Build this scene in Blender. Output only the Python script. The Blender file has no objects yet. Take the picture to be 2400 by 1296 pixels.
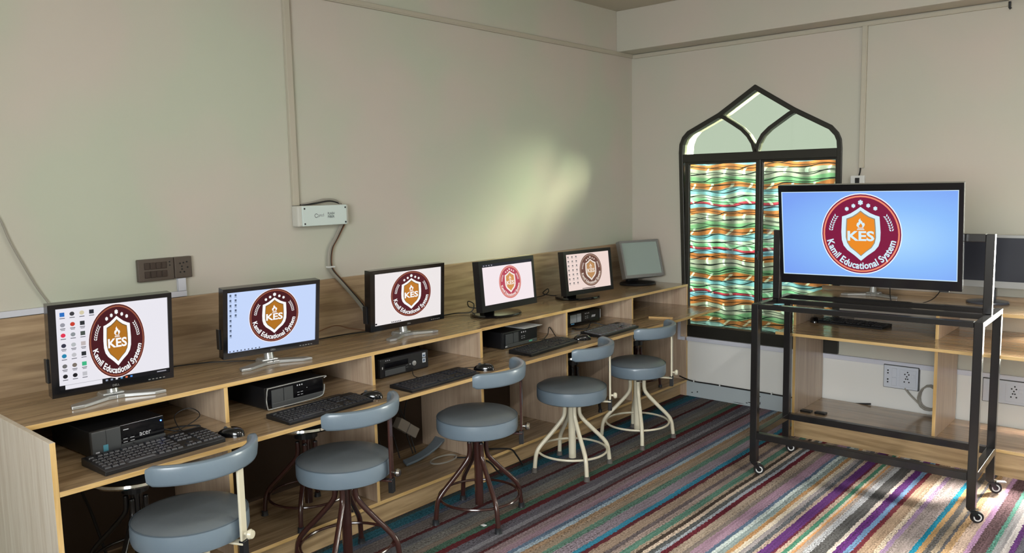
import bpy, bmesh, math, random
from mathutils import Vector, Matrix
from mathutils.geometry import tessellate_polygon
random.seed(7)
SC = bpy.context.scene
COL = SC.collection
R = math.radians
PI = math.pi

# ------------------------------------------------------------------ camera
F_PX, YAW, PITCH, ROLL = 1870.89, .7233, .1139, -.0213
fw = Vector((-math.sin(YAW)*math.cos(PITCH), math.cos(YAW)*math.cos(PITCH), -math.sin(PITCH)))
rt = Vector((math.cos(YAW), math.sin(YAW), 0)); up = rt.cross(fw)
rt, up = rt*math.cos(ROLL)+up*math.sin(ROLL), up*math.cos(ROLL)-rt*math.sin(ROLL)
cam = bpy.data.cameras.new('camera'); cam_o = bpy.data.objects.new('camera', cam); COL.objects.link(cam_o)
cam.sensor_width = 36; cam.lens = F_PX/2400*36; cam.clip_start = .05
cam_o.matrix_world = Matrix(((rt.x, up.x, -fw.x, 3.569), (rt.y, up.y, -fw.y, -5.5397), (rt.z, up.z, -fw.z, 1.68), (0, 0, 0, 1)))
SC.camera = cam_o

# ------------------------------------------------------------------ light
EXPO = -0.04
vs = SC.view_settings
vs.view_transform = 'Standard'; vs.look = 'None'; vs.gamma = 1; vs.exposure = EXPO; vs.use_curve_mapping = False
wd = bpy.data.worlds.new('World'); SC.world = wd; wd.use_nodes = True
bg = wd.node_tree.nodes['Background']; bg.inputs[0].default_value = (.95, 1.0, .98, 1); bg.inputs[1].default_value = 2.2

def area(name, loc, target, sx, sy, power, color, spread=180):
    l = bpy.data.lights.new(name, 'AREA'); l.shape = 'RECTANGLE'; l.size = sx; l.size_y = sy; l.energy = power; l.color = color; l.spread = R(spread)
    o = bpy.data.objects.new(name, l); COL.objects.link(o); o.location = loc
    o.rotation_euler = (Vector(target)-Vector(loc)).to_track_quat('-Z', 'Y').to_euler()
    return o
area('daylight_back_window', (3.44, .10, 1.22), (3.44, -3, 1.22), 1.14, 1.40, 310, (1.0, .94, .85))
area('added_steep_beam', (3.25, .16, 1.60), (2.80, -.74, .74), .5, .3, 30, (1.0, .84, .74), 45)  # added lamp, brightens the keyboard shelf at the right of the end desk
area('added_low_beam', (3.22, .15, .88), (2.70, -.36, .18), .6, .25, 300, (1.0, .84, .76), 60)  # added lamp, brightens the base shelf and divider of that bay
area('daylight_outside_bright_sky', (2.8, 1.30, 3.4), (.1, -.8, 1.3), 2.4, 2.0, 4300, (1.0, 1.0, .80), 80)
area('daylight_front_window', (3.5, -7.35, 1.80), (1.0, -.2, .8), 2.2, 1.6, 66, (.95, .98, 1.0), 100)

# ------------------------------------------------------------------ materials
def s2l(c):
    return tuple((v/255/12.92 if v/255 <= .04045 else ((v/255+.055)/1.055)**2.4) for v in c)
MATS = {}
def mat(name, rgb, rough=.5, metal=0., spec=.5, coat=0., bump=0., bscale=60.):
    if name in MATS: return MATS[name]
    m = bpy.data.materials.new(name); m.use_nodes = True; nt = m.node_tree
    b = nt.nodes['Principled BSDF']
    b.inputs['Base Color'].default_value = (*s2l(rgb), 1); b.inputs['Roughness'].default_value = rough
    b.inputs['Metallic'].default_value = metal; b.inputs['Specular IOR Level'].default_value = spec
    b.inputs['Coat Weight'].default_value = coat; b.inputs['Coat Roughness'].default_value = .15
    if bump:
        tc = nt.nodes.new('ShaderNodeTexCoord'); n = nt.nodes.new('ShaderNodeTexNoise'); n.inputs['Scale'].default_value = bscale
        n.inputs['Detail'].default_value = 4
        bp = nt.nodes.new('ShaderNodeBump'); bp.inputs['Strength'].default_value = bump; bp.inputs['Distance'].default_value = .004
        nt.links.new(tc.outputs['Object'], n.inputs['Vector']); nt.links.new(n.outputs['Fac'], bp.inputs['Height']); nt.links.new(bp.outputs[0], b.inputs['Normal'])
    MATS[name] = m; return m
def emit(rgb, k=1.0):
    key = ('emit', tuple(rgb), k)
    if key in MATS: return MATS[key]
    m = bpy.data.materials.new('screen_light'); m.use_nodes = True; b = m.node_tree.nodes['Principled BSDF']
    b.inputs['Base Color'].default_value = (.004, .004, .005, 1); b.inputs['Roughness'].default_value = .25
    b.inputs['Specular IOR Level'].default_value = .25
    b.inputs['Emission Color'].default_value = (*s2l(rgb), 1); b.inputs['Emission Strength'].default_value = k/2**EXPO
    MATS[key] = m; return m
def ramp(nt, stops, interp='LINEAR'):
    r = nt.nodes.new('ShaderNodeValToRGB'); cr = r.color_ramp; cr.interpolation = interp
    while len(cr.elements) > 1: cr.elements.remove(cr.elements[-1])
    cr.elements[0].position = stops[0][0]; cr.elements[0].color = (*stops[0][1], 1)
    for p, c in stops[1:]:
        e = cr.elements.new(p); e.color = (*c, 1)
    return r
def mixrgb(nt, mode, fac, a, b):
    n = nt.nodes.new('ShaderNodeMix'); n.data_type = 'RGBA'; n.blend_type = mode
    for sock, v in ((n.inputs[0], fac), (n.inputs[6], a), (n.inputs[7], b)):
        if hasattr(v, 'links'): nt.links.new(v, sock)
        elif isinstance(v, tuple): sock.default_value = (*v, 1)
        else: sock.default_value = v
    return n.outputs[2]
def math_n(nt, op, a, b=None):
    n = nt.nodes.new('ShaderNodeMath'); n.operation = op
    for i, v in enumerate((a, b)):
        if v is None: continue
        if hasattr(v, 'links'): nt.links.new(v, n.inputs[i])
        else: n.inputs[i].default_value = v
    return n.outputs[0]
def wood(name, axis, dark, light, rough=.3, coat=.3, fine=1.):
    """laminate with soft streaks running along the given axis"""
    if name in MATS: return MATS[name]
    m = bpy.data.materials.new(name); m.use_nodes = True; nt = m.node_tree; b = nt.nodes['Principled BSDF']
    tc = nt.nodes.new('ShaderNodeTexCoord'); mp = nt.nodes.new('ShaderNodeMapping')
    sc = {'x': (1.1, 16, 16), 'y': (16, 1.1, 16), 'z': (16, 16, .9)}[axis]
    mp.inputs['Scale'].default_value = tuple(s*fine for s in sc)
    nt.links.new(tc.outputs['Object'], mp.inputs['Vector'])
    n1 = nt.nodes.new('ShaderNodeTexNoise'); n1.inputs['Scale'].default_value = 1.6; n1.inputs['Detail'].default_value = 5; n1.inputs['Distortion'].default_value = .9
    n2 = nt.nodes.new('ShaderNodeTexNoise'); n2.inputs['Scale'].default_value = 9; n2.inputs['Detail'].default_value = 3
    nt.links.new(mp.outputs[0], n1.inputs['Vector']); nt.links.new(mp.outputs[0], n2.inputs['Vector'])
    r1 = ramp(nt, [(.34, s2l(dark)), (.5, s2l(tuple((a*.4+c*.6) for a, c in zip(dark, light)))), (.68, s2l(light))])
    nt.links.new(n1.outputs['Fac'], r1.inputs[0])
    r2 = ramp(nt, [(.35, (.86, .84, .82)), (.65, (1, 1, 1))]); nt.links.new(n2.outputs['Fac'], r2.inputs[0])
    nt.links.new(mixrgb(nt, 'MULTIPLY', .7, r1.outputs[0], r2.outputs[0]), b.inputs['Base Color'])
    b.inputs['Roughness'].default_value = rough; b.inputs['Coat Weight'].default_value = coat; b.inputs['Coat Roughness'].default_value = .12
    MATS[name] = m; return m
def paint(name, rgb, alt, rough=.55, amount=.5):
    if name in MATS: return MATS[name]
    m = bpy.data.materials.new(name); m.use_nodes = True; nt = m.node_tree; b = nt.nodes['Principled BSDF']
    tc = nt.nodes.new('ShaderNodeTexCoord'); n = nt.nodes.new('ShaderNodeTexNoise'); n.inputs['Scale'].default_value = 1.3; n.inputs['Detail'].default_value = 2
    nt.links.new(tc.outputs['Object'], n.inputs['Vector'])
    r = ramp(nt, [(.40, s2l(rgb)), (.60, s2l(alt))]); nt.links.new(n.outputs['Fac'], r.inputs[0])
    nt.links.new(mixrgb(nt, 'MIX', amount, s2l(rgb), r.outputs[0]), b.inputs['Base Color'])
    n2 = nt.nodes.new('ShaderNodeTexNoise'); n2.inputs['Scale'].default_value = 90; nt.links.new(tc.outputs['Object'], n2.inputs['Vector'])
    bp = nt.nodes.new('ShaderNodeBump'); bp.inputs['Strength'].default_value = .06; bp.inputs['Distance'].default_value = .003
    nt.links.new(n2.outputs['Fac'], bp.inputs['Height']); nt.links.new(bp.outputs[0], b.inputs['Normal'])
    b.inputs['Roughness'].default_value = rough; b.inputs['Specular IOR Level'].default_value = .3
    MATS[name] = m; return m
def glass(name, tint, refl=.10):
    if name in MATS: return MATS[name]
    m = bpy.data.materials.new(name); m.use_nodes = True; nt = m.node_tree
    nt.nodes.remove(nt.nodes['Principled BSDF'])
    t = nt.nodes.new('ShaderNodeBsdfTransparent'); t.inputs[0].default_value = (*tint, 1)
    g = nt.nodes.new('ShaderNodeBsdfGlossy'); g.inputs['Roughness'].default_value = .03
    fr = nt.nodes.new('ShaderNodeFresnel'); fr.inputs[0].default_value = 1.45
    mx = nt.nodes.new('ShaderNodeMixShader')
    nt.links.new(fr.outputs[0], mx.inputs[0]); nt.links.new(t.outputs[0], mx.inputs[1]); nt.links.new(g.outputs[0], mx.inputs[2])
    nt.links.new(mx.outputs[0], nt.nodes['Material Output'].inputs[0])
    MATS[name] = m; return m

# carpet: stripes run along the left wall; (start in metres from that wall, colour)
STR = [(-1,(96,84,74)),(.43,(70,66,56)),(.47,(88,52,50)),(.50,(62,74,72)),(.535,(50,98,108)),(.60,(92,96,106)),(.64,(112,102,94)),(.725,(82,40,40)),(.755,(104,102,100)),
 (.80,(120,114,104)),(.865,(128,112,96)),(.905,(78,104,84)),(.950,(96,40,42)),(.985,(104,98,100)),(1.04,(134,128,126)),(1.075,(92,84,84)),(1.105,(88,48,48)),(1.125,(144,122,118)),(1.165,(150,122,126)),
 (1.205,(98,114,128)),(1.228,(160,172,174)),(1.255,(162,132,102)),(1.29,(158,136,112)),(1.33,(98,128,108)),(1.37,(148,132,134)),(1.44,(58,132,150)),(1.472,(96,44,48)),(1.495,(160,136,114)),
 (1.555,(108,96,92)),(1.575,(164,142,128)),(1.612,(92,128,108)),(1.648,(170,146,122)),(1.667,(74,62,52)),(1.69,(206,182,156)),(1.712,(92,92,88)),(1.736,(164,168,168)),(1.757,(100,36,44)),(1.785,(168,148,126)),
 (1.83,(132,118,106)),(1.857,(160,128,138)),(1.912,(92,110,126)),(1.932,(194,200,188)),(1.955,(142,154,146)),(1.983,(178,134,88)),(2.005,(206,190,164)),(2.03,(152,142,136)),(2.057,(96,98,98)),(2.076,(174,152,132)),
 (2.098,(92,50,104)),(2.143,(104,42,56)),(2.156,(190,164,140)),(2.178,(78,134,106)),(2.2,(210,192,164)),(2.213,(208,150,98)),(2.226,(166,150,134)),(2.248,(178,176,172)),(2.28,(86,84,80)),(2.335,(210,194,174)),
 (2.354,(92,44,104)),(2.392,(108,140,164)),(2.42,(112,44,52)),(2.44,(172,144,116)),(2.494,(208,188,160)),(2.52,(160,132,156)),(2.542,(158,142,132)),(2.62,(28,128,148)),(2.645,(182,142,94)),(2.667,(96,92,86)),
 (2.692,(160,140,114)),(2.717,(88,86,86)),(2.732,(188,150,106)),(2.76,(206,176,152)),(2.803,(182,140,166)),(2.828,(108,82,82)),(2.883,(96,150,128)),(2.90,(164,156,150)),(2.934,(210,196,184)),(2.955,(100,54,110)),(2.982,(104,100,104)),
 (3.03,(196,172,150)),(3.07,(40,122,140)),(3.10,(170,140,110)),(3.16,(96,88,84)),(3.2,(180,150,160)),(3.26,(100,44,52)),(3.29,(188,172,150)),(3.36,(86,130,108)),(3.4,(160,148,140)),(3.5,(96,54,104)),(3.55,(206,186,160)),(3.6,(112,108,104)),(3.7,(176,146,118)),(3.78,(50,120,140)),(3.82,(190,170,150)),(3.95,(104,44,50)),(4.0,(150,140,134)),(4.2,(90,120,104)),(4.3,(180,150,120)),(4.5,(100,92,90)),(4.7,(170,140,150)),(4.9,(92,60,100)),(5.0,(176,160,140))]
def carpet():
    m = bpy.data.materials.new('striped_carpet'); m.use_nodes = True; nt = m.node_tree; b = nt.nodes['Principled BSDF']
    tc = nt.nodes.new('ShaderNodeTexCoord'); sp = nt.nodes.new('ShaderNodeSeparateXYZ')
    nz = nt.nodes.new('ShaderNodeTexNoise'); nz.inputs['Scale'].default_value = 55; nz.inputs['Detail'].default_value = 3
    nw = nt.nodes.new('ShaderNodeTexNoise'); nw.inputs['Scale'].default_value = 2.2; nw.inputs['Detail'].default_value = 1
    nt.links.new(tc.outputs['Object'], sp.inputs[0]); nt.links.new(tc.outputs['Object'], nz.inputs['Vector']); nt.links.new(tc.outputs['Object'], nw.inputs['Vector'])
    x = math_n(nt, 'ADD', sp.outputs[0], math_n(nt, 'MULTIPLY', math_n(nt, 'SUBTRACT', nz.outputs['Fac'], .5), .022))
    x = math_n(nt, 'ADD', x, math_n(nt, 'MULTIPLY', math_n(nt, 'SUBTRACT', nw.outputs['Fac'], .5), .012))
    col = None
    for i in range(0, len(STR), 30):
        ch = STR[i:i+30]; a = ch[0][0]; e = STR[i+30][0] if i+30 < len(STR) else 5.4
        if i == 0: a = 0.
        stops = [(max(0., (p-a)/(e-a)), s2l((c[0]*.96, c[1], min(255, c[2]*1.07)))) for p, c in ch]
        t = math_n(nt, 'DIVIDE', math_n(nt, 'SUBTRACT', x, a), e-a)
        r = ramp(nt, stops, 'CONSTANT'); nt.links.new(t, r.inputs[0])
        col = r.outputs[0] if col is None else mixrgb(nt, 'MIX', math_n(nt, 'GREATER_THAN', x, a), col, r.outputs[0])
    n3 = nt.nodes.new('ShaderNodeTexNoise'); n3.inputs['Scale'].default_value = 130; n3.inputs['Detail'].default_value = 2
    nt.links.new(tc.outputs['Object'], n3.inputs['Vector'])
    rr = ramp(nt, [(.3, (.62, .61, .6)), (.7, (1.12, 1.12, 1.12))]); nt.links.new(n3.outputs['Fac'], rr.inputs[0])
    col = mixrgb(nt, 'MULTIPLY', 1., col, rr.outputs[0])
    # flecks and streaks of the pile, stronger in some stripes than others
    mp = nt.nodes.new('ShaderNodeMapping'); mp.inputs['Scale'].default_value = (150, 70, 1); nt.links.new(tc.outputs['Object'], mp.inputs[0])
    n4 = nt.nodes.new('ShaderNodeTexNoise'); n4.inputs['Scale'].default_value = 1.; n4.inputs['Detail'].default_value = 2; nt.links.new(mp.outputs[0], n4.inputs['Vector'])
    mp2 = nt.nodes.new('ShaderNodeMapping'); mp2.inputs['Scale'].default_value = (21, .6, 1); nt.links.new(tc.outputs['Object'], mp2.inputs[0])
    n5 = nt.nodes.new('ShaderNodeTexNoise'); n5.inputs['Scale'].default_value = 1.; n5.inputs['Detail'].default_value = 1; nt.links.new(mp2.outputs[0], n5.inputs['Vector'])
    rf = ramp(nt, [(.36, (.38, .36, .35)), (.47, (1, 1, 1)), (.56, (1, 1, 1)), (.68, (1.45, 1.45, 1.45))]); nt.links.new(n4.outputs['Fac'], rf.inputs[0])
    rs = ramp(nt, [(.42, (.15, .15, .15)), (.6, (1, 1, 1))]); nt.links.new(n5.outputs['Fac'], rs.inputs[0])
    col = mixrgb(nt, 'MULTIPLY', rs.outputs[0], col, rf.outputs[0])
    mp3 = nt.nodes.new('ShaderNodeMapping'); mp3.inputs['Scale'].default_value = (90, 3, 1); nt.links.new(tc.outputs['Object'], mp3.inputs[0])
    n6 = nt.nodes.new('ShaderNodeTexNoise'); n6.inputs['Scale'].default_value = 1.; n6.inputs['Detail'].default_value = 3; nt.links.new(mp3.outputs[0], n6.inputs['Vector'])
    r6 = ramp(nt, [(.35, (.68, .67, .66)), (.65, (1.12, 1.12, 1.12))]); nt.links.new(n6.outputs['Fac'], r6.inputs[0])
    col = mixrgb(nt, 'MULTIPLY', .8, col, r6.outputs[0])
    nt.links.new(col, b.inputs['Base Color']); b.inputs['Roughness'].default_value = .95; b.inputs['Specular IOR Level'].default_value = .1
    bp = nt.nodes.new('ShaderNodeBump'); bp.inputs['Strength'].default_value = .5; bp.inputs['Distance'].default_value = .004
    nt.links.new(n3.outputs['Fac'], bp.inputs['Height']); nt.links.new(bp.outputs[0], b.inputs['Normal'])
    return m
def curtain_mat():
    m = bpy.data.materials.new('wavy_stripe_curtain'); m.use_nodes = True; nt = m.node_tree
    nt.nodes.remove(nt.nodes['Principled BSDF'])
    tc = nt.nodes.new('ShaderNodeTexCoord'); sp = nt.nodes.new('ShaderNodeSeparateXYZ'); nt.links.new(tc.outputs['Object'], sp.inputs[0])
    X, Z = sp.outputs[0], sp.outputs[2]
    def wav(k, ph, amp, zk):
        a = math_n(nt, 'ADD', math_n(nt, 'MULTIPLY', X, k), math_n(nt, 'MULTIPLY', Z, zk))
        return math_n(nt, 'MULTIPLY', math_n(nt, 'SINE', math_n(nt, 'ADD', a, ph)), amp)
    w = math_n(nt, 'ADD', Z, math_n(nt, 'ADD', wav(17, .5, .010, 9), wav(7.3, 2., .008, 21)))
    t = math_n(nt, 'FRACT', math_n(nt, 'DIVIDE', math_n(nt, 'SUBTRACT', 3.24, w), .345))
    seq = [(0, (122, 70, 80)), (.06, (98, 120, 128)), (.15, (120, 95, 70)), (.28, (112, 116, 110)), (.46, (92, 112, 96)), (.58, (116, 92, 68)), (.70, (100, 122, 126)), (.82, (122, 130, 124)), (.91, (102, 128, 112))]
    r = ramp(nt, [(p, s2l(c)) for p, c in seq], 'CONSTANT'); nt.links.new(t, r.inputs[0])
    w2 = math_n(nt, 'ADD', Z, math_n(nt, 'ADD', wav(13, 1.1, .012, 30), wav(23, .2, .005, -14)))
    l2 = math_n(nt, 'FRACT', math_n(nt, 'DIVIDE', w2, .0432))
    line = math_n(nt, 'LESS_THAN', l2, .12)
    w3 = math_n(nt, 'ADD', Z, math_n(nt, 'ADD', wav(17, .5, .010, 9), wav(7.3, 2., .008, 21)))
    l3 = math_n(nt, 'FRACT', math_n(nt, 'DIVIDE', w3, .0575)); line3 = math_n(nt, 'LESS_THAN', l3, .07)
    line = math_n(nt, 'MAXIMUM', line, line3)
    # pale upright dashes mixed over the stripes
    d1 = math_n(nt, 'LESS_THAN', math_n(nt, 'FRACT', math_n(nt, 'DIVIDE', math_n(nt, 'ADD', X, wav(0, .0, .03, 37)), .155)), .13)
    d2 = math_n(nt, 'LESS_THAN', math_n(nt, 'FRACT', math_n(nt, 'DIVIDE', Z, .115)), .42)
    col = mixrgb(nt, 'MIX', math_n(nt, 'MULTIPLY', math_n(nt, 'MULTIPLY', d1, d2), .6), r.outputs[0], s2l((150, 162, 156)))
    col = mixrgb(nt, 'MIX', line, col, s2l((34, 42, 40)))
    d = nt.nodes.new('ShaderNodeBsdfDiffuse'); tr = nt.nodes.new('ShaderNodeBsdfTranslucent'); mx = nt.nodes.new('ShaderNodeMixShader'); mx.inputs[0].default_value = .66
    nt.links.new(col, d.inputs[0]); nt.links.new(col, tr.inputs[0]); nt.links.new(d.outputs[0], mx.inputs[1]); nt.links.new(tr.outputs[0], mx.inputs[2])
    nt.links.new(mx.outputs[0], nt.nodes['Material Output'].inputs[0])
    return m

M_WALL = paint('wall_paint_olive_grey', (186, 191, 174), (198, 187, 178), amount=.8)
M_WALLB = paint('wall_paint_warm_grey', (192, 183, 172), (184, 184, 170), amount=.8)
M_CEIL = paint('ceiling_paint', (188, 180, 164), (182, 178, 162))
M_TOP = wood('laminate_along', 'y', (138, 114, 86), (184, 158, 124), .22, .4)
M_SIDE = wood('laminate_upright', 'z', (184, 160, 138), (206, 186, 162), .3, .3)
M_PALE = wood('laminate_pale_upright', 'z', (216, 203, 186), (236, 227, 214), .35, .2)
M_BACK = wood('laminate_back', 'y', (146, 122, 96), (188, 163, 132), .32, .25)
M_EDGE = wood('edge_band', 'y', (200, 163, 100), (224, 192, 136), .4, .1, 1.5)
M_EDGEZ = wood('edge_band_upright', 'z', (200, 163, 100), (224, 192, 136), .4, .1, 1.5)
M_BACKDK = mat('dark_brown_back', (66, 52, 42), .6, spec=.3, bump=.2)  # darker tone for the desk back below the top board
M_KICK = wood('kick_board_oak', 'y', (160, 134, 98), (202, 174, 134), .35, .2)
M_BLACK = mat('black_plastic', (20, 21, 24), .38)
M_BLACKG = mat('black_gloss', (12, 12, 15), .12, coat=.4)
M_DARK = mat('charcoal_plastic', (34, 36, 40), .45)
M_GREYP = mat('dark_grey_plastic', (66, 68, 70), .4)
M_SILVER = mat('silver_plastic', (176, 178, 178), .3, .6)
M_CHROME = mat('chrome', (200, 198, 194), .12, 1.)
M_VINYLT = mat('dark_vinyl_top', (98, 105, 110), .36, spec=.5, coat=.2, bump=.25, bscale=25)
M_VINYL = mat('grey_vinyl', (111, 127, 140), .34, spec=.55, coat=.25, bump=.25, bscale=25)
M_VINYLS = mat('grey_vinyl_piping', (84, 96, 106), .4)
M_CREAM = mat('cream_enamel', (214, 208, 186), .3, coat=.3)
M_BROWN = mat('dark_brown_enamel', (58, 32, 28), .2, coat=.5)
M_RUBBER = mat('rubber_foot', (92, 88, 84), .7)
M_STEEL = mat('black_enamelled_steel', (26, 25, 26), .22, coat=.5)
M_WHITEP = mat('white_plastic', (214, 216, 214), .4)
M_TRUNK = mat('trunking_plastic', (182, 176, 160), .45)
M_LAV = mat('pale_trunking', (206, 208, 218), .4)
M_SKIRT = mat('worn_grey_skirting', (176, 186, 190), .6, bump=.5, bscale=9)
M_PLATE = mat('brown_switch_plate', (84, 74, 66), .35)
M_FRAME = mat('window_bronze', (46, 45, 40), .4, .3)
M_CABLE = mat('black_cable', (18, 18, 20), .5)
M_CABLEG = mat('grey_cable', (150, 146, 136), .5)
M_CABLEB = mat('brown_cable', (120, 84, 60), .5)
M_GLASSG = glass('green_tinted_glass', (.50, .535, .47))
M_GLASS = glass('clear_glass', (.90, .93, .92))
M_WHITE = mat('white_print', (228, 230, 230), .5)
M_LED = emit((70, 110, 255), 6.)

# ------------------------------------------------------------------ mesh helpers
class MB:
    def __init__(self): self.v = []; self.f = []; self.m = []
    def add(self, vs, fs, mi=0):
        n = len(self.v); self.v += [tuple(p) for p in vs]
        for q in fs: self.f.append(tuple(i+n for i in q)); self.m.append(mi)
        return self
    def box(self, x0, x1, y0, y1, z0, z1, mi=0, M=None, faces=None):
        p = [Vector((x, y, z)) for x in (x0, x1) for y in (y0, y1) for z in (z0, z1)]
        if M is not None: p = [M @ q for q in p]
        fs = [(0, 1, 3, 2), (4, 6, 7, 5), (0, 4, 5, 1), (2, 3, 7, 6), (0, 2, 6, 4), (1, 5, 7, 3)]   # -x +x -y +y -z +z
        n = len(self.v); self.v += [tuple(q) for q in p]
        for i, q in enumerate(fs):
            self.f.append(tuple(k+n for k in q)); self.m.append(faces.get(i, mi) if faces else mi)
        return self
    def tube(self, pts, r, n=8, closed=False, mi=0, caps=True):
        pts = [Vector(p) for p in pts]; N = len(pts); rad = r if isinstance(r, (list, tuple)) else [r]*N
        tans = []
        for i in range(N):
            a = pts[(i-1) % N] if (closed or i > 0) else pts[i]; b = pts[(i+1) % N] if (closed or i < N-1) else pts[i]
            tans.append((b-a).normalized())
        t0 = tans[0]; ref = Vector((0, 0, 1)) if abs(t0.z) < .9 else Vector((1, 0, 0))
        nrm = (ref - t0*ref.dot(t0)).normalized(); base = len(self.v)
        for i in range(N):
            t = tans[i]; nrm = (nrm - t*nrm.dot(t)).normalized(); bn = t.cross(nrm)
            for k in range(n):
                a = 2*PI*k/n; self.v.append(tuple(pts[i]+(nrm*math.cos(a)+bn*math.sin(a))*rad[i]))
        for i in range(N if closed else N-1):
            for k in range(n):
                a = base+i*n+k; b = base+i*n+(k+1) % n; c = base+((i+1) % N)*n+(k+1) % n; d = base+((i+1) % N)*n+k
                self.f.append((a, b, c, d)); self.m.append(mi)
        if caps and not closed:
            self.f.append(tuple(base+k for k in reversed(range(n)))); self.m.append(mi)
            self.f.append(tuple(base+(N-1)*n+k for k in range(n))); self.m.append(mi)
        return self
    def lathe(self, prof, n=32, c=(0, 0, 0), mi=0, M=None, sx=1., sy=1.):
        base = len(self.v); c = Vector(c)
        for r, z in prof:
            for k in range(n):
                a = 2*PI*k/n; p = Vector((r*math.cos(a)*sx, r*math.sin(a)*sy, z))
                if M is not None: p = M @ p
                self.v.append(tuple(p+c))
        for i in range(len(prof)-1):
            for k in range(n):
                self.f.append((base+i*n+k, base+i*n+(k+1) % n, base+(i+1)*n+(k+1) % n, base+(i+1)*n+k)); self.m.append(mi)
        if prof[0][0] > 1e-6: self.f.append(tuple(base+k for k in reversed(range(n)))); self.m.append(mi)
        if prof[-1][0] > 1e-6: self.f.append(tuple(base+(len(prof)-1)*n+k for k in range(n))); self.m.append(mi)
        return self
    def prism(self, poly, f, d0, d1, mi=0, mside=None):
        """poly: 2D points; f(a, b, d) gives the 3D point"""
        n = len(poly); b = len(self.v)
        self.v += [tuple(f(p[0], p[1], d0)) for p in poly]+[tuple(f(p[0], p[1], d1)) for p in poly]
        tris = tessellate_polygon([[Vector((p[0], p[1], 0)) for p in poly]])
        for t in tris:
            self.f.append(tuple(b+i for i in t)); self.m.append(mi)
            self.f.append(tuple(b+n+i for i in reversed(t))); self.m.append(mi)
        for i in range(n):
            self.f.append((b+i, b+(i+1) % n, b+n+(i+1) % n, b+n+i)); self.m.append(mi if mside is None else mside)
        return self
    def build(self, name, mats, parent=None, smooth=False, bevel=0., M=None, seg=2, loc=None):
        me = bpy.data.meshes.new(name); me.from_pydata(self.v, [], self.f); me.update()
        if M is not None: me.transform(M)
        if not isinstance(mats, (list, tuple)): mats = [mats]
        for k in mats: me.materials.append(k)
        for p, i in zip(me.polygons, self.m): p.material_index = i
        bm = bmesh.new(); bm.from_mesh(me); bmesh.ops.recalc_face_normals(bm, faces=bm.faces)
        if smooth:
            for q in bm.faces: q.smooth = True
            for e in bm.edges:
                if len(e.link_faces) == 2 and e.calc_face_angle(0) > R(40): e.smooth = False
        bm.to_mesh(me); bm.free()
        o = bpy.data.objects.new(name, me); COL.objects.link(o)
        if parent is not None: o.parent = parent
        if loc is not None: o.location = loc
        if bevel:
            md = o.modifiers.new('bevel', 'BEVEL'); md.width = bevel; md.segments = seg; md.limit_method = 'ANGLE'; md.angle_limit = R(40)
        return o
def tag(o, label, cat=None, group=None, kind=None):
    o['label'] = label
    if cat: o['category'] = cat
    if group: o['group'] = group
    if kind: o['kind'] = kind
    return o
def empty(name, loc=(0, 0, 0), rz=0.):
    o = bpy.data.objects.new(name, None); COL.objects.link(o); o.location = loc; o.rotation_euler = (0, 0, rz); o.empty_display_size = .05
    return o
def box(name, x0, x1, y0, y1, z0, z1, m, parent=None, bevel=0., faces=None, M=None):
    return MB().box(x0, x1, y0, y1, z0, z1, faces=faces, M=M).build(name, m, parent, bevel=bevel)
def smooth_path(pts, k=6):
    pts = [Vector(p) for p in pts]; out = []
    for i in range(len(pts)-1):
        p0 = pts[max(i-1, 0)]; p1 = pts[i]; p2 = pts[i+1]; p3 = pts[min(i+2, len(pts)-1)]
        for j in range(k):
            t = j/k; out.append(.5*((2*p1)+(p2-p0)*t+(2*p0-5*p1+4*p2-p3)*t*t+(3*p1-p0-3*p2+p3)*t**3))
    out.append(pts[-1]); return out
def cable(name, pts, r, m, label, parent=None, k=6, cat='cable'):
    o = MB().tube(smooth_path(pts, k), r, 6).build(name, m, parent, smooth=True)
    if parent is None: tag(o, label, cat)
    return o
def copy_tree(o, parent=None):
    c = o.copy(); COL.objects.link(c); c.parent = parent
    for ch in o.children: copy_tree(ch, c)
    return c

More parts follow.
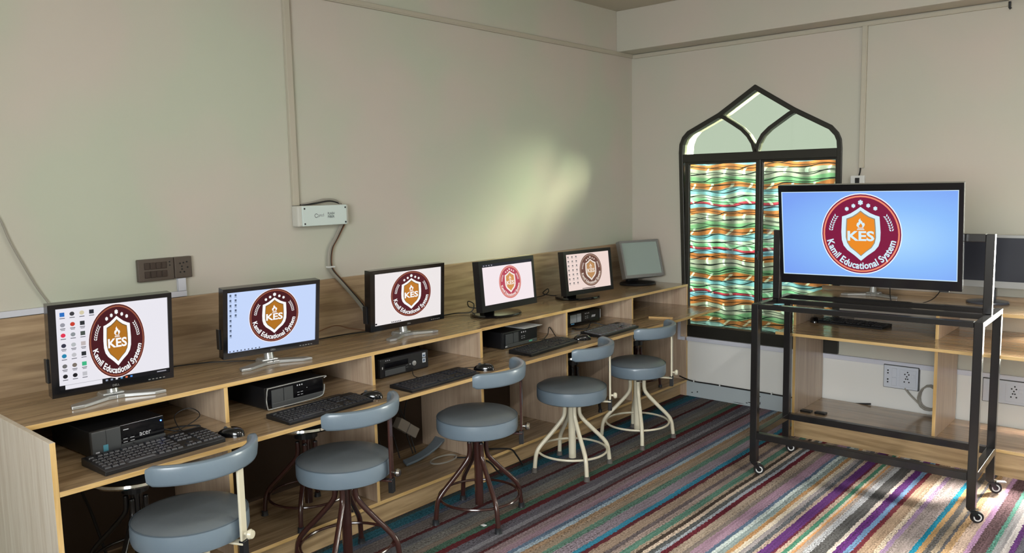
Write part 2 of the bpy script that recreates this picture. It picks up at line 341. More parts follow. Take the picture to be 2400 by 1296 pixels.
# ------------------------------------------------------------------ text and flat screen pictures
_tx = {}
def text_mesh(s, bold=.0):
    if (s, bold) in _tx: return _tx[(s, bold)]
    cu = bpy.data.curves.new('txt', 'FONT'); cu.body = s; cu.resolution_u = 3; cu.offset = bold
    ob = bpy.data.objects.new('txt', cu); COL.objects.link(ob)
    bpy.context.view_layer.update()
    me = bpy.data.meshes.new_from_object(ob.evaluated_get(bpy.context.evaluated_depsgraph_get()))
    vs = [(v.co.x, v.co.y) for v in me.vertices]; fs = [tuple(p.vertices) for p in me.polygons]
    bpy.data.objects.remove(ob); bpy.data.curves.remove(cu); bpy.data.meshes.remove(me)
    _tx[(s, bold)] = (vs, fs); return vs, fs
class Flat:
    """flat coloured shapes in a plane: a right, b up, layer towards the viewer"""
    def __init__(self): self.mb = MB(); self.mats = []
    def mi(self, m):
        if m not in self.mats: self.mats.append(m)
        return self.mats.index(m)
    def poly(self, pts, m, layer):
        tris = tessellate_polygon([[Vector((p[0], p[1], 0)) for p in pts]])
        self.mb.add([(p[0], p[1], layer) for p in pts], tris, self.mi(m)); return self
    def rect(self, a0, a1, b0, b1, m, layer): return self.poly([(a0, b0), (a1, b0), (a1, b1), (a0, b1)], m, layer)
    def disc(self, ca, cb, ra, rb, m, layer, n=48, ang=0.):
        return self.poly([(ca+ra*math.cos(t)*math.cos(ang)-rb*math.sin(t)*math.sin(ang), cb+ra*math.cos(t)*math.sin(ang)+rb*math.sin(t)*math.cos(ang)) for t in (2*PI*i/n for i in range(n))], m, layer)
    def glyphs(self, s, fn, m, layer, bold=0.):
        vs, fs = text_mesh(s, bold); self.mb.add([(*fn(a, b), layer) for a, b in vs], fs, self.mi(m)); return self
    def text(self, s, ca, cb, h, m, layer, width=None, bold=0.):
        vs, fs = text_mesh(s, bold); x0 = min(v[0] for v in vs); x1 = max(v[0] for v in vs); y0 = min(v[1] for v in vs); y1 = max(v[1] for v in vs)
        k = h/(y1-y0); kx = width/(x1-x0) if width else k
        return self.glyphs(s, lambda a, b: (ca+(a-(x0+x1)/2)*kx, cb+(b-(y0+y1)/2)*k), m, layer, bold)
    def build(self, name, parent, M): return self.mb.build(name, self.mats, parent, M=M)
def logo(F, ca, cb, ra, rb, pal, L0):
    """round school badge: ring with curved lettering, shield with flame and initials"""
    rim, band, line, white, gold, goldline = [emit(c, pal.get('k', 1.)) for c in (pal['rim'], pal['band'], pal['line'], pal['white'], pal['gold'], pal['gline'])]
    d = .00018
    T = lambda x, y: (ca+x*ra, cb+y*rb)
    F.disc(ca, cb, ra, rb, rim, L0); F.disc(ca, cb, ra*.975, rb*.975, band, L0+d); F.disc(ca, cb, ra*.945, rb*.945, line, L0+2*d); F.disc(ca, cb, ra*.905, rb*.905, band, L0+3*d)
    def mir(h): return h+[(-x, y) for x, y in reversed(h) if abs(x) > 1e-6]
    sh = mir([(0, .67), (.10, .60), (.24, .515), (.36, .465), (.46, .435), (.47, .30), (.485, .05), (.475, -.15), (.43, -.29), (.34, -.40), (.16, -.53), (0, -.665)])
    gs = mir([(0, .55), (.08, .485), (.19, .415), (.33, .36), (.345, .15), (.35, -.08), (.32, -.21), (.25, -.32), (.12, -.42), (0, -.525)])
    g2 = [(x*1.07, y*1.05+.004) for x, y in gs]
    F.poly([T(*p) for p in sh], white, L0+4*d); F.poly([T(*p) for p in g2], goldline, L0+5*d); F.poly([T(*p) for p in gs], gold, L0+6*d)
    F.text('KES', *T(0, -.045), .25*rb, white, L0+7*d, width=.66*ra, bold=.03)
    F.rect(*[T(-.09, 0)[0], T(.09, 0)[0]], T(0, .105)[1], T(0, .125)[1], white, L0+7*d)
    F.rect(*[T(-.075, 0)[0], T(.075, 0)[0]], T(0, .14)[1], T(0, .155)[1], white, L0+7*d)
    F.poly([T(*p) for p in [(-.06, .165), (-.105, .21), (-.09, .27), (-.045, .30), (-.05, .345), (-.005, .39), (.0, .345), (.04, .315), (.05, .275), (.085, .285), (.105, .235), (.08, .185), (.06, .165)]], white, L0+7*d)
    F.poly([T(*p) for p in [(-.03, .17), (-.05, .205), (-.02, .235), (.0, .275), (.03, .235), (.045, .2), (.03, .17)]], gold, L0+8*d)
    for x, y in [(-.34, .62), (-.175, .695), (0, .775), (.19, .70), (.36, .63)]:
        k = 1.25 if x == 0 else 1.
        for j in range(3):
            a = PI*j/3+PI/6; ux, uy = math.cos(a)*.05*k, math.sin(a)*.05*k; wx, wy = -math.sin(a)*.016*k, math.cos(a)*.016*k
            F.poly([T(x+ux+wx, y+uy+wy), T(x-ux+wx, y-uy+wy), T(x-ux-wx, y-uy-wy), T(x+ux-wx, y+uy-wy)], white, L0+(4+j*.2)*d)
    for sd in (-1, 1):
        for i in range(7):
            a = R(172-i*4.6); x, y = .755*math.cos(a), .755*math.sin(a)
            for q in (-1, 1):
                aa = a-PI/2+q*.65; px, py = x+q*.028*math.cos(a), y+q*.028*math.sin(a)
                pts = [(px+.05*math.cos(aa), py+.05*math.sin(aa)), (px-.018*math.sin(aa), py+.018*math.cos(aa)), (px-.03*math.cos(aa), py-.03*math.sin(aa)), (px+.018*math.sin(aa), py-.018*math.cos(aa))]
                F.poly([T(-sd*u, v) for u, v in pts], white, L0+(4+q*.2)*d)
    s = 'Kamil Educational System'
    vs, _ = text_mesh(s); X1 = max(v[0] for v in vs); a0, a1 = R(191), R(349); r0 = .715
    ks = (a1-a0)*.80/X1
    x = 0.
    for i, ch in enumerate(s):
        w = (max(v[0] for v in text_mesh(s[:i+1]+'|')[0])-max(v[0] for v in text_mesh('|')[0])) if ch != '.' else 0
        adv = w-x
        if ch != ' ':
            gv, gf = text_mesh(ch, .028); cx = (min(v[0] for v in gv)+max(v[0] for v in gv))/2
            a = a0+(x+adv*.5)/X1*(a1-a0)
            def fn(p, q, a=a, cx=cx):
                rr = .865-(q*ks*1.12); t = (p-cx)*ks
                return T(rr*math.cos(a)-t*math.sin(a)*1., rr*math.sin(a)+t*math.cos(a))
            F.glyphs(ch, fn, white, L0+4*d, .028)
        x = w

# ================================================================== THE ROOM
XR, YF, ZC = 5.2, -7.1, 2.995
WIN = [(.470, .49), (.430, 1.90), (.435, 1.965), (.458, 2.018), (.50, 2.060), (.755, 2.178), (1.040, 2.358), (1.335, 2.172), (1.590, 2.036), (1.636, 1.985), (1.655, 1.94), (1.660, 1.88), (1.670, .49)]
WDX = 2.39     # the second window of the back wall, out of the picture to the right
tag(MB().box(-.2, XR+.2, YF-.2, .25, -.1, 0).build('floor', carpet()), 'carpet with narrow multicoloured stripes running along the desks', kind='structure')
tag(box('wall_left', -.18, 0, YF-.2, .25, 0, ZC, M_WALL), 'long plain olive grey wall behind the row of monitors', kind='structure')
def wall_with_holes():
    outer = [(-.18, 0), (XR+.18, 0), (XR+.18, ZC), (-.18, ZC)]
    holes = [WIN, [(x+WDX, z) for x, z in WIN]]
    mb = MB(); loops = [outer]+holes; flat = [p for l in loops for p in l]; n = len(flat)
    tris = tessellate_polygon([[Vector((p[0], p[1], 0)) for p in l] for l in loops])
    mb.add([(p[0], 0, p[1]) for p in flat]+[(p[0], .22, p[1]) for p in flat], [t for t in tris]+[tuple(i+n for i in reversed(t)) for t in tris])
    k = 0
    for l in loops:
        m = len(l)
        for i in range(m): mb.f.append((k+i, k+(i+1) % m, n+k+(i+1) % m, n+k+i)); mb.m.append(0)
        k += m
    return mb.build('wall_back', M_WALLB)
tag(wall_with_holes(), 'warm grey end wall around the pointed window', kind='structure')
def wall_opening(name, axis, pos, th, a0, a1, oa0, oa1, oz0, oz1, m):
    mb = MB()
    for (p, q, r, s) in ((a0, oa0, 0, ZC), (oa1, a1, 0, ZC), (oa0, oa1, 0, oz0), (oa0, oa1, oz1, ZC)):
        if axis == 'x': mb.box(pos, pos+th, p, q, r, s)
        else: mb.box(p, q, pos, pos+th, r, s)
    return mb.build(name, m)
tag(box('wall_right', XR, XR+.18, YF-.2, .25, 0, ZC, M_WALL), 'plain side wall opposite the monitors', kind='structure')
tag(wall_opening('wall_front', 'y', YF-.18, .18, -.18, XR+.18, 2.4, 4.6, .95, 2.65, M_WALLB), 'wall behind the viewer with a wide window opening', kind='structure')
tag(box('ceiling', -.18, XR+.18, YF-.2, .25, ZC, ZC+.12, M_CEIL), 'plain dim plaster ceiling', kind='structure')
tag(box('trim_1', 0, XR, -.216, 0, 2.688, ZC, M_WALLB, bevel=.004), 'deep painted beam across the top of the end wall', kind='structure')
tag(box('trim_2', .45, XR, -.004, 0, .118, .440, mat('pale_lower_wall', (228, 228, 224), .5)), 'paler strip of the end wall below the trunking', kind='structure')  # thin strip, paler than the wall above it
sk = MB().box(.45, 1.56, -.022, 0, 0, .118)
tag(sk.build('baseboard_back', M_SKIRT, bevel=.003), 'scuffed pale grey skirting board under the pointed window', kind='structure')
# scuffs on the skirting
F = Flat()
dk = mat('black_scuff', (40, 42, 44), .8)
for (x, z, w, h) in [(1.02, .028, .05, .006), (1.045, .02, .03, .004), (1.005, .022, .02, .005), (1.10, .05, .012, .035), (1.095, .085, .03, .008), (1.115, .03, .008, .02), (.55, .03, .02, .006), (.60, .04, .012, .01), (.9, .012, .1, .003)]:
    F.poly([(x, z), (x+w*.6, z-h*.3), (x+w, z+h*.5), (x+w*.7, z+h), (x+w*.2, z+h*.8)], dk, 0)
F.build('scuff_marks', bpy.data.objects['baseboard_back'], Matrix(((1, 0, 0, 0), (0, 0, -1, -.0228), (0, 1, 0, 0), (0, 0, 0, 1))))

# ------------------------------------------------------------------ pointed window
def ribbon(mb, pts, w, y0, y1, closed=False, mi=0):
    """bar of width w along a polyline in the x-z plane"""
    P = [Vector((p[0], p[1])) for p in pts]; n = len(P); L = []; Rr = []
    for i in range(n):
        a = P[i-1] if (closed or i) else None; b = P[(i+1) % n] if (closed or i < n-1) else None
        d1 = (P[i]-a).normalized() if a is not None else None; d2 = (b-P[i]).normalized() if b is not None else None
        if d1 is None: d1 = d2
        if d2 is None: d2 = d1
        n1 = Vector((-d1.y, d1.x)); n2 = Vector((-d2.y, d2.x)); nn = (n1+n2).normalized(); k = 1/max(.4, nn.dot(n1))
        L.append(P[i]+nn*w/2*k); Rr.append(P[i]-nn*w/2*k)
    b0 = len(mb.v)
    for i in range(n): mb.v += [(L[i].x, y0, L[i].y), (Rr[i].x, y0, Rr[i].y), (Rr[i].x, y1, Rr[i].y), (L[i].x, y1, L[i].y)]
    for i in range(n if closed else n-1):
        j = (i+1) % n
        for k in range(4):
            mb.f.append((b0+i*4+k, b0+i*4+(k+1) % 4, b0+j*4+(k+1) % 4, b0+j*4+k)); mb.m.append(mi)
    if not closed:
        mb.f.append((b0, b0+1, b0+2, b0+3)); mb.f.append((b0+(n-1)*4+3, b0+(n-1)*4+2, b0+(n-1)*4+1, b0+(n-1)*4)); mb.m += [mi, mi]
    return mb
def pane(name, poly, y, m, parent): return MB().prism(poly, lambda a, b, d: (a, d, b), y, y+.004).build(name, m, parent)
def window(name, dx, label):
    root = empty(name, (dx, 0, 0)); tag(root, label, kind='structure')
    cx = sum(p[0] for p in WIN)/len(WIN)
    cen = Vector((1.05, 1.3))
    inner = []
    n = len(WIN)
    for i in range(n):
        a, b, c = Vector(WIN[i-1]), Vector(WIN[i]), Vector(WIN[(i+1) % n]); d1 = (b-a).normalized(); d2 = (c-b).normalized()
        nn = (Vector((d1.y, -d1.x))+Vector((d2.y, -d2.x))).normalized(); k = 1/max(.4, nn.dot(Vector((d1.y, -d1.x))))
        inner.append(tuple(b+nn*.016*k))
    MBf = ribbon(MB(), inner, .034, -.012, .06, True); MBf.build('frame', M_FRAME, root, bevel=.004)
    ribbon(MB(), [(.445, 1.855), (1.65, 1.852)], .062, -.008, .06).build('transom', M_FRAME, root, bevel=.004)
    ribbon(MB(), [(.755, 2.16), (.80, 2.142), (.872, 2.096), (.94, 2.05), (.99, 2.0), (1.025, 1.945), (1.043, 1.885)], .028, -.008, .05).build('tracery_bar', M_FRAME, root, bevel=.003)
    ribbon(MB(), [(1.335, 2.155), (1.29, 2.135), (1.22, 2.09), (1.15, 2.045), (1.10, 2.0), (1.068, 1.945), (1.053, 1.885)], .028, -.008, .05).build('tracery_bar', M_FRAME, root, bevel=.003)
    pane('pane', [(.46, 1.88), (.46, 1.965), (.50, 2.045), (.755, 2.165), (.872, 2.096), (.99, 2.0), (1.043, 1.885)], .02, M_GLASSG, root)
    pane('pane', [(1.053, 1.885), (1.10, 2.0), (1.22, 2.09), (1.335, 2.155), (1.58, 2.03), (1.64, 1.96), (1.64, 1.88)], .02, M_GLASSG, root)
    pane('pane', [(1.048, 1.90), (.99, 2.0), (.872, 2.096), (.765, 2.165), (1.04, 2.34), (1.325, 2.158), (1.22, 2.09), (1.10, 2.0)], .022, M_GLASSG, root)
    for (x0, x1, y) in ((.472, 1.085, .014), (1.055, 1.645, .034)):
        ribbon(MB(), [(x0+.022, .535), (x0+.022, 1.825), (x1-.018, 1.825), (x1-.018, .535)], .036, y-.012, y+.014, True).build('sash', M_FRAME, root, bevel=.003)
        pane('pane', [(x0+.03, .54), (x0+.03, 1.82), (x1-.03, 1.82), (x1-.03, .54)], y, M_GLASS, bpy.data.objects[root.children[-1].name])
    box('bottom_rail', .46, 1.67, -.016, .06, .475, .565, M_FRAME, root, .004)
    lt = MB().box(1.068, 1.086, -.022, .0, 1.10, 1.17).box(1.072, 1.082, -.034, -.02, 1.12, 1.15).build('latch', M_BLACK, root, bevel=.003)
    return root
window('window_1', 0., 'pointed bronze window with tracery panes and patterned curtain behind')
window('window_2', WDX, 'second pointed window of the end wall, uncurtained, right of the television')
# curtain
mb = MB(); NX, NZ = 150, 10; x0, x1, z0, z1 = .44, 1.68, .53, 1.87
for j in range(NZ+1):
    for i in range(NX+1):
        x = x0+(x1-x0)*i/NX; z = z0+(z1-z0)*j/NZ
        mb.v.append((x, 0.115+.011*math.sin(x*46+.6*math.sin(x*9))+.008*math.sin(x*21+z*1.5), z))
for j in range(NZ):
    for i in range(NX):
        a = j*(NX+1)+i; mb.f.append((a, a+1, a+NX+2, a+NX+1)); mb.m.append(0)
cu = mb.build('curtain', curtain_mat(), smooth=True); tag(cu, 'wavy striped orange, green and blue curtain hanging behind the window', 'curtain')
md = cu.modifiers.new('thickness', 'SOLIDIFY'); md.thickness = .002

# ------------------------------------------------------------------ trunking, sockets and boxes on the walls
tag(box('cable_trunking', 0, .022, -3.197, -3.162, 1.60, ZC, M_TRUNK, bevel=.002), 'upright trunking running down the wall to the white box', 'trunking')
t = empty('cable_trunking', (0, 0, 2.66)); tag(t, 'thin trunking along the long wall near the ceiling', 'trunking')
box('channel', 0, .018, -5.2, 0, 0, .030, M_TRUNK, t, .002); box('lid', .018, .022, -5.2, 0, .006, .024, M_TRUNK, t)
t = empty('cable_trunking', (0, 0, 2.655)); tag(t, 'thin trunking directly under the beam on the end wall', 'trunking')
box('channel', .022, 2.59, -.018, 0, 0, .028, M_TRUNK, t, .002); box('lid', .022, 2.59, -.022, -.018, .006, .022, M_TRUNK, t)
MB().tube([(2.60, -.03, .022), (2.60, -.03, -.012), (2.606, -.03, -.02)], .007).build('pipe_end', M_DARK, t, smooth=True)
t = empty('cable_trunking', (1.79, 0, 0)); tag(t, 'upright trunking on the end wall above the television', 'trunking')
M_t = Matrix.Rotation(R(-.9), 4, 'Y')
box('channel', -.016, .016, -.02, 0, 1.745, 2.655, M_TRUNK, t, .002); box('lid', -.011, .011, -.024, -.02, 1.745, 2.655, M_TRUNK, t)
cable('cable', [(1.785, -.012, 1.75), (1.783, -.014, 1.72), (1.776, -.014, 1.69)], .005, M_CABLE, 'short black lead between trunking end and small white box')
t = empty('wall_switch_box', (1.772, 0, 1.655)); tag(t, 'small white box on the end wall just above the television', 'switch box')
box('case', -.045, .045, -.03, 0, -.02, .04, M_WHITEP, t, .004); box('rocker', -.014, .014, -.034, -.03, -.01, .025, M_BLACK, t, .001)
tag(box('cable_trunking', 0, .02, -4.9, -3.79, 1.203, 1.228, M_LAV, bevel=.002), 'pale trunking lying along the top of the desk back board', 'trunking')
tag(box('cable_trunking', 0, .022, -3.828, -3.792, 1.229, 1.288, M_LAV, bevel=.002), 'short pale trunking stub under the brown switch plate', 'trunking')
t = empty('cable_trunking', (0, 0, 0)); tag(t, 'pale trunking along the end wall below the window sill', 'trunking')
box('channel', .50, 3.6, -.022, 0, .440, .472, M_LAV, t, .002); box('lid', .50, 3.6, -.026, -.022, .446, .466, M_LAV, t)
# brown switch plate
t = empty('switch_plate', (0, -4.007, 1.287)); tag(t, 'dark brown plate of switches and socket on the long wall', 'switch plate')
box('plate', 0, .022, 0, .163, 0, .1, M_PLATE, t, .004); box('plate', 0, .024, .165, .247, .002, .1, M_PLATE, t, .004)
M_PL2 = mat('brown_switch_rocker', (58, 46, 40), .3)
for r_ in range(2):
    for c_ in range(4):
        box('rocker', .022, .027, .028+c_*.026, .050+c_*.026, .016+r_*.038, .046+r_*.038, M_PL2, t, .002)
for (y, z) in ((.143, .066), (.143, .082)): MB().lathe([(.0035, 0), (.0035, .002)], 10, M=Matrix.Rotation(PI/2, 4, 'Y'), c=(.022, y, z)).build('socket_hole', M_BLACK, t)
for (y, z) in ((.19, .07), (.206, .072), (.198, .056), (.198, .043), (.189, .03), (.208, .03), (.222, .075), (.225, .05)):
    MB().lathe([(.0038, 0), (.0038, .002)], 10, M=Matrix.Rotation(PI/2, 4, 'Y'), c=(.024, y, z)).build('socket_hole', M_BLACK, t)
# white fibre box
t = empty('fibre_box', (0, -3.2, 1.49)); tag(t, 'white plastic cable box with dark screws below the upright trunking', 'cable box')
M_BOXF = mat('pale_blue_white_plastic', (206, 220, 216), .35)
box('case', 0, .058, 0, .318, 0, .108, mat('grey_white_plastic', (196, 196, 188), .4), t, .008); box('cover', .058, .066, .022, .300, .002, .106, M_BOXF, t, .003)
for (y, z) in ((.035, .014), (.035, .092), (.29, .014), (.29, .092)):
    MB().lathe([(.0048, 0), (.0048, .0015)], 10, M=Matrix.Rotation(PI/2, 4, 'Y'), c=(.066, y, z)).build('screw', M_BLACK, t)
F = Flat(); pr = mat('grey_print', (84, 92, 96), .6)
for i in range(16):
    a = R(20+i*20); b_ = R(40+i*20); F.poly([(.105+.011*math.cos(a), .054+.011*math.sin(a)), (.105+.011*math.cos(b_), .054+.011*math.sin(b_)), (.105+.008*math.cos(b_), .054+.008*math.sin(b_)), (.105+.008*math.cos(a), .054+.008*math.sin(a))], pr, 0)
F.text('ptcl', .135, .054, .020, pr, 0, width=.034); F.build('maker_mark', t, Matrix(((0, 0, 1, .0665), (1, 0, 0, 0), (0, 1, 0, 0), (0, 0, 0, 1)))); F = Flat(); F.text('FLASH', .198, .063, .013, pr, 0, width=.042, bold=.02); F.text('FIBER', .198, .046, .013, pr, 0, width=.042, bold=.02)
F.build('printed_lettering', t, Matrix(((0, 0, 1, .0665), (1, 0, 0, 0), (0, 1, 0, 0), (0, 0, 0, 1))))
cable('cable', [(.02, -3.155, 1.605), (.03, -3.10, 1.612), (.035, -3.02, 1.627), (.03, -2.94, 1.62), (.02, -2.90, 1.59)], .004, M_CABLEG, 'grey cable looping over the top of the white box')
cable('cable', [(.02, -3.16, 1.60), (.028, -3.08, 1.606), (.03, -2.98, 1.617), (.02, -2.90, 1.598)], .004, M_CABLE, 'black cable lying along the top of the white box')
for i, (m, r_, lab) in enumerate(((M_CABLEG, .008, 'thick grey cable hanging from the white box to the desk'), (M_CABLEG, .005, 'thin grey cable beside the thick one below the white box'), (M_CABLE, .0035, 'thin black cable in the bundle below the white box'), (M_CABLEB, .0035, 'thin brown cable in the bundle below the white box'))):
    o = i*.008
    cable('cable', [(.02, -2.905+o, 1.49), (.022, -2.95+o*.8, 1.42), (.022, -2.99+o*.8, 1.36), (.022, -3.0+o*.8, 1.28), (.024, -2.985+o, 1.235), (.034, -2.93+o, 1.17), (.034, -2.82+o*1.2, 1.045), (.034, -2.755+o, .955), (.06, -2.70+o, .90)], r_, m, lab)
box('cable_tie', .012, .034, -3.012, -2.968, 1.262, 1.27, M_WHITEP, None); tag(bpy.data.objects['cable_tie'], 'white tie clipping the cable bundle to the wall', 'cable tie')
cable('cable', [(.008, -4.535, 1.62), (.008, -4.515, 1.585), (.01, -4.49, 1.50), (.012, -4.45, 1.40), (.012, -4.41, 1.31), (.012, -4.372, 1.24), (.03, -4.36, 1.2)], .0035, M_CABLEG, 'thin loose cable hanging on the wall behind the nearest monitor')
cable('cable', [(.45, -.028, .15), (.56, -.028, .126), (.75, -.028, .125), (1.1, -.028, .124), (1.57, -.028, .125), (1.9, -.028, .165)], .0055, M_CABLE, 'black cable clipped along the top of the skirting')
for x, wh in ((.58, 'nearest the farther desk'), (.80, 'in the middle'), (1.21, 'nearest the cart')):
    c = box('cable_clip', x-.005, x+.005, -.038, -.018, .120, .134, M_WHITEP, None, .002); tag(c, 'tiny white clip on the black skirting cable, '+wh, 'cable clip', 'skirting cable clips')
M_SOCK = mat('socket_white', (206, 212, 222), .35)
def socket_plate(x0, x1, z0, z1, label, left):
    t = empty('socket_plate', (x0, 0, z0)); tag(t, label, 'socket'); w = x1-x0; h = z1-z0
    box('back_box', .0, w, -.03, 0, 0, h, M_GREYP, t, .003); box('plate', .004, w-.004, -.038, -.03, .004, h-.004, M_SOCK, t, .003)
    if left:
        for k in range(2): box('rocker', .055, .085, -.043, -.038, .02+k*.062, .074+k*.062, M_SOCK, t, .002)
        for z in (.04, .058, .1, .118): MB().lathe([(.005, 0), (.005, .002)], 10, M=Matrix.Rotation(PI/2, 4, 'X'), c=(.03, -.038, z)).build('socket_hole', M_BLACK, t)
    xs = w*.70
    box('socket_face', xs-.05, xs+.05, -.042, -.038, .02, h-.02, M_SOCK, t, .002)
    for (a, b) in ((-.012, .03), (.012, .03), (0, .016), (-.006, .0), (.006, .0), (-.014, -.02), (.014, -.02), (.004, .045)):
        MB().lathe([(.0045, 0), (.0045, .002)], 10, M=Matrix.Rotation(PI/2, 4, 'X'), c=(xs+a-.005, -.042, h*.48+b)).build('socket_hole', M_BLACK, t)
    box('rocker', xs+.02, xs+.04, -.046, -.042, h*.5+.005, h*.5+.03, M_SOCK, t, .002)
socket_plate(1.975, 2.192, .297, .452, 'white double socket with rockers on the wall under the end desk', True)
socket_plate(2.552, 2.80, .297, .445, 'white socket on the wall under the end desk, right of the cart', False)
pts = []
for i in range(96):
    a = i/96*2*PI*6; pts.append((2.262+.066*math.sin(a)*(1+.10*math.sin(i*.37)), -.022-.006*math.sin(i*.7)-.004*i/16, .262+.078*math.cos(a)*(1+.12*math.cos(i*.41))))
o = MB().tube(pts, .0045, 6).build('cable_coil', M_CABLEG, smooth=True); tag(o, 'grey cable coil hanging on the wall beside the double socket', 'cable')
cable('cable', [(2.11, -.035, .31), (2.15, -.03, .26), (2.22, -.03, .20), (2.25, -.03, .185)], .006, M_CABLEG, 'grey lead from the double socket to the coil')

# ================================================================== DESKS
TH = .018
def desk(name, loc, rz, label, length, divs, xt, xs, zt, zs, zb, zbase, recess, backtop, ends, overhang=0.):
    """depth along local x, length along local y"""
    t = empty(name, loc, rz); tag(t, label, 'desk')
    E1 = {1: 1}
    yb = TH+.004
    MB().box(.02, xt, ends[0]*TH, length, zt-TH, zt, faces=E1).build('top_board', [M_TOP, M_EDGE], t, bevel=.0012)
    MB().box(.02, xs, ends[0]*TH, length+overhang, zs-TH, zs, faces=E1).build('keyboard_shelf', [M_TOP, M_EDGE], t, bevel=.0012)
    MB().box(.02, xt, ends[0]*TH, length, zbase-TH, zbase, faces=E1).build('base_shelf', [M_TOP, M_EDGE], t, bevel=.0012)
    box('kick_board', xt-recess-TH, xt-recess, TH, length, 0, zbase-TH, M_KICK, t)
    if backtop > zt+.1:
        box('back_board', 0, .019, 0, length, zt-TH, backtop, M_BACK, t, .001); box('back_panel', 0, .019, 0, length, .02, zt-TH, M_BACKDK, t)
    else: box('back_lip', .002, .018, 0, length, zt, backtop, M_BACK, t, .001)
    for i, y in enumerate(divs):
        first, last = i == 0, i == len(divs)-1
        dx = xs if (first and ends[0]) else xt
        y0 = y if first else (y-TH if last else y-TH/2)
        if first and ends[0]:
            MB().box(.02, dx, y0, y0+TH, 0, zt, faces=E1).build('end_panel', [M_PALE, M_EDGEZ], t, bevel=.0012)
        else:
            nm = 'end_panel' if (first or last) else 'divider'
            MB().box(.02, dx-.001, y0, y0+TH, zs, zt-TH, faces=E1).build(nm, [M_SIDE, M_EDGEZ], t, bevel=.0012)
            MB().box(.02, dx-.001, y0, y0+TH, zbase, zs-TH, faces=E1).build(nm, [M_SIDE, M_EDGEZ], t, bevel=.0012)
            if first or last: MB().box(.02, dx-.001, y0, y0+TH, 0, zbase-TH, faces=E1).build(nm, [M_SIDE, M_EDGEZ], t, bevel=.0012)
    return t
ZT, ZS, ZB = .8885, .7217, .129
Y0, Y3 = -4.668, -2.355
d1 = desk('computer_desk', (0, Y0, 0), 0, 'nearer oak laminate desk carrying the three silver-footed monitors', Y3-Y0-.003, [0, .764, 1.538, Y3-Y0-.003], .529, .808, ZT, ZS, ZB, ZB, .03, 1.2004, (1, 0))
d2 = desk('computer_desk', (0, Y3, 0), 0, 'farther oak laminate desk reaching the corner under the pointed window', -Y3-.008, [0, .795, 1.559, -Y3-.008], .512, .784, ZT-.002, ZS-.002, ZB, ZB, .055, 1.2004, (0, 0))
d3 = desk('computer_desk', (1.555, -.006, 0), -PI/2, 'oak laminate desk along the end wall behind the television cart', 2.5, [0, .845, 2.5], .51, .79, .92, .742, .155, .155, .012, .95, (0, 0), 0.)
t = empty('cable_trunking', (.0, 0, 0)); tag(t, 'short upright pale trunking inside the end of the farther desk', 'trunking')
box('channel', .44, .462, -.042, -.027, .445, .60, M_LAV, t, .002); box('channel', .462, .50, -.042, -.027, .445, .472, M_LAV, t, .002)

# ================================================================== MONITORS AND TELEVISION
PAL = {'rim': (250, 236, 236), 'band': (70, 16, 24), 'line': (150, 84, 62), 'white': (250, 250, 250), 'gold': (176, 112, 24), 'gline': (120, 92, 50), 'k': 1.}
PAL_TV = {'rim': (238, 246, 255), 'band': (128, 20, 62), 'line': (240, 140, 110), 'white': (214, 240, 252), 'gold': (236, 140, 34), 'gline': (150, 140, 120), 'k': 1.}
PAL3 = dict(PAL, band=(84, 24, 34), gold=(190, 120, 40))
PAL4 = {'rim': (230, 130, 130), 'band': (186, 74, 92), 'line': (240, 190, 160), 'white': (250, 238, 232), 'gold': (214, 150, 88), 'gline': (200, 150, 110), 'k': 1.}
PAL5 = {'rim': (90, 62, 54), 'band': (108, 74, 64), 'line': (180, 150, 130), 'white': (236, 222, 210), 'gold': (188, 140, 92), 'gline': (130, 100, 80), 'k': 1.}
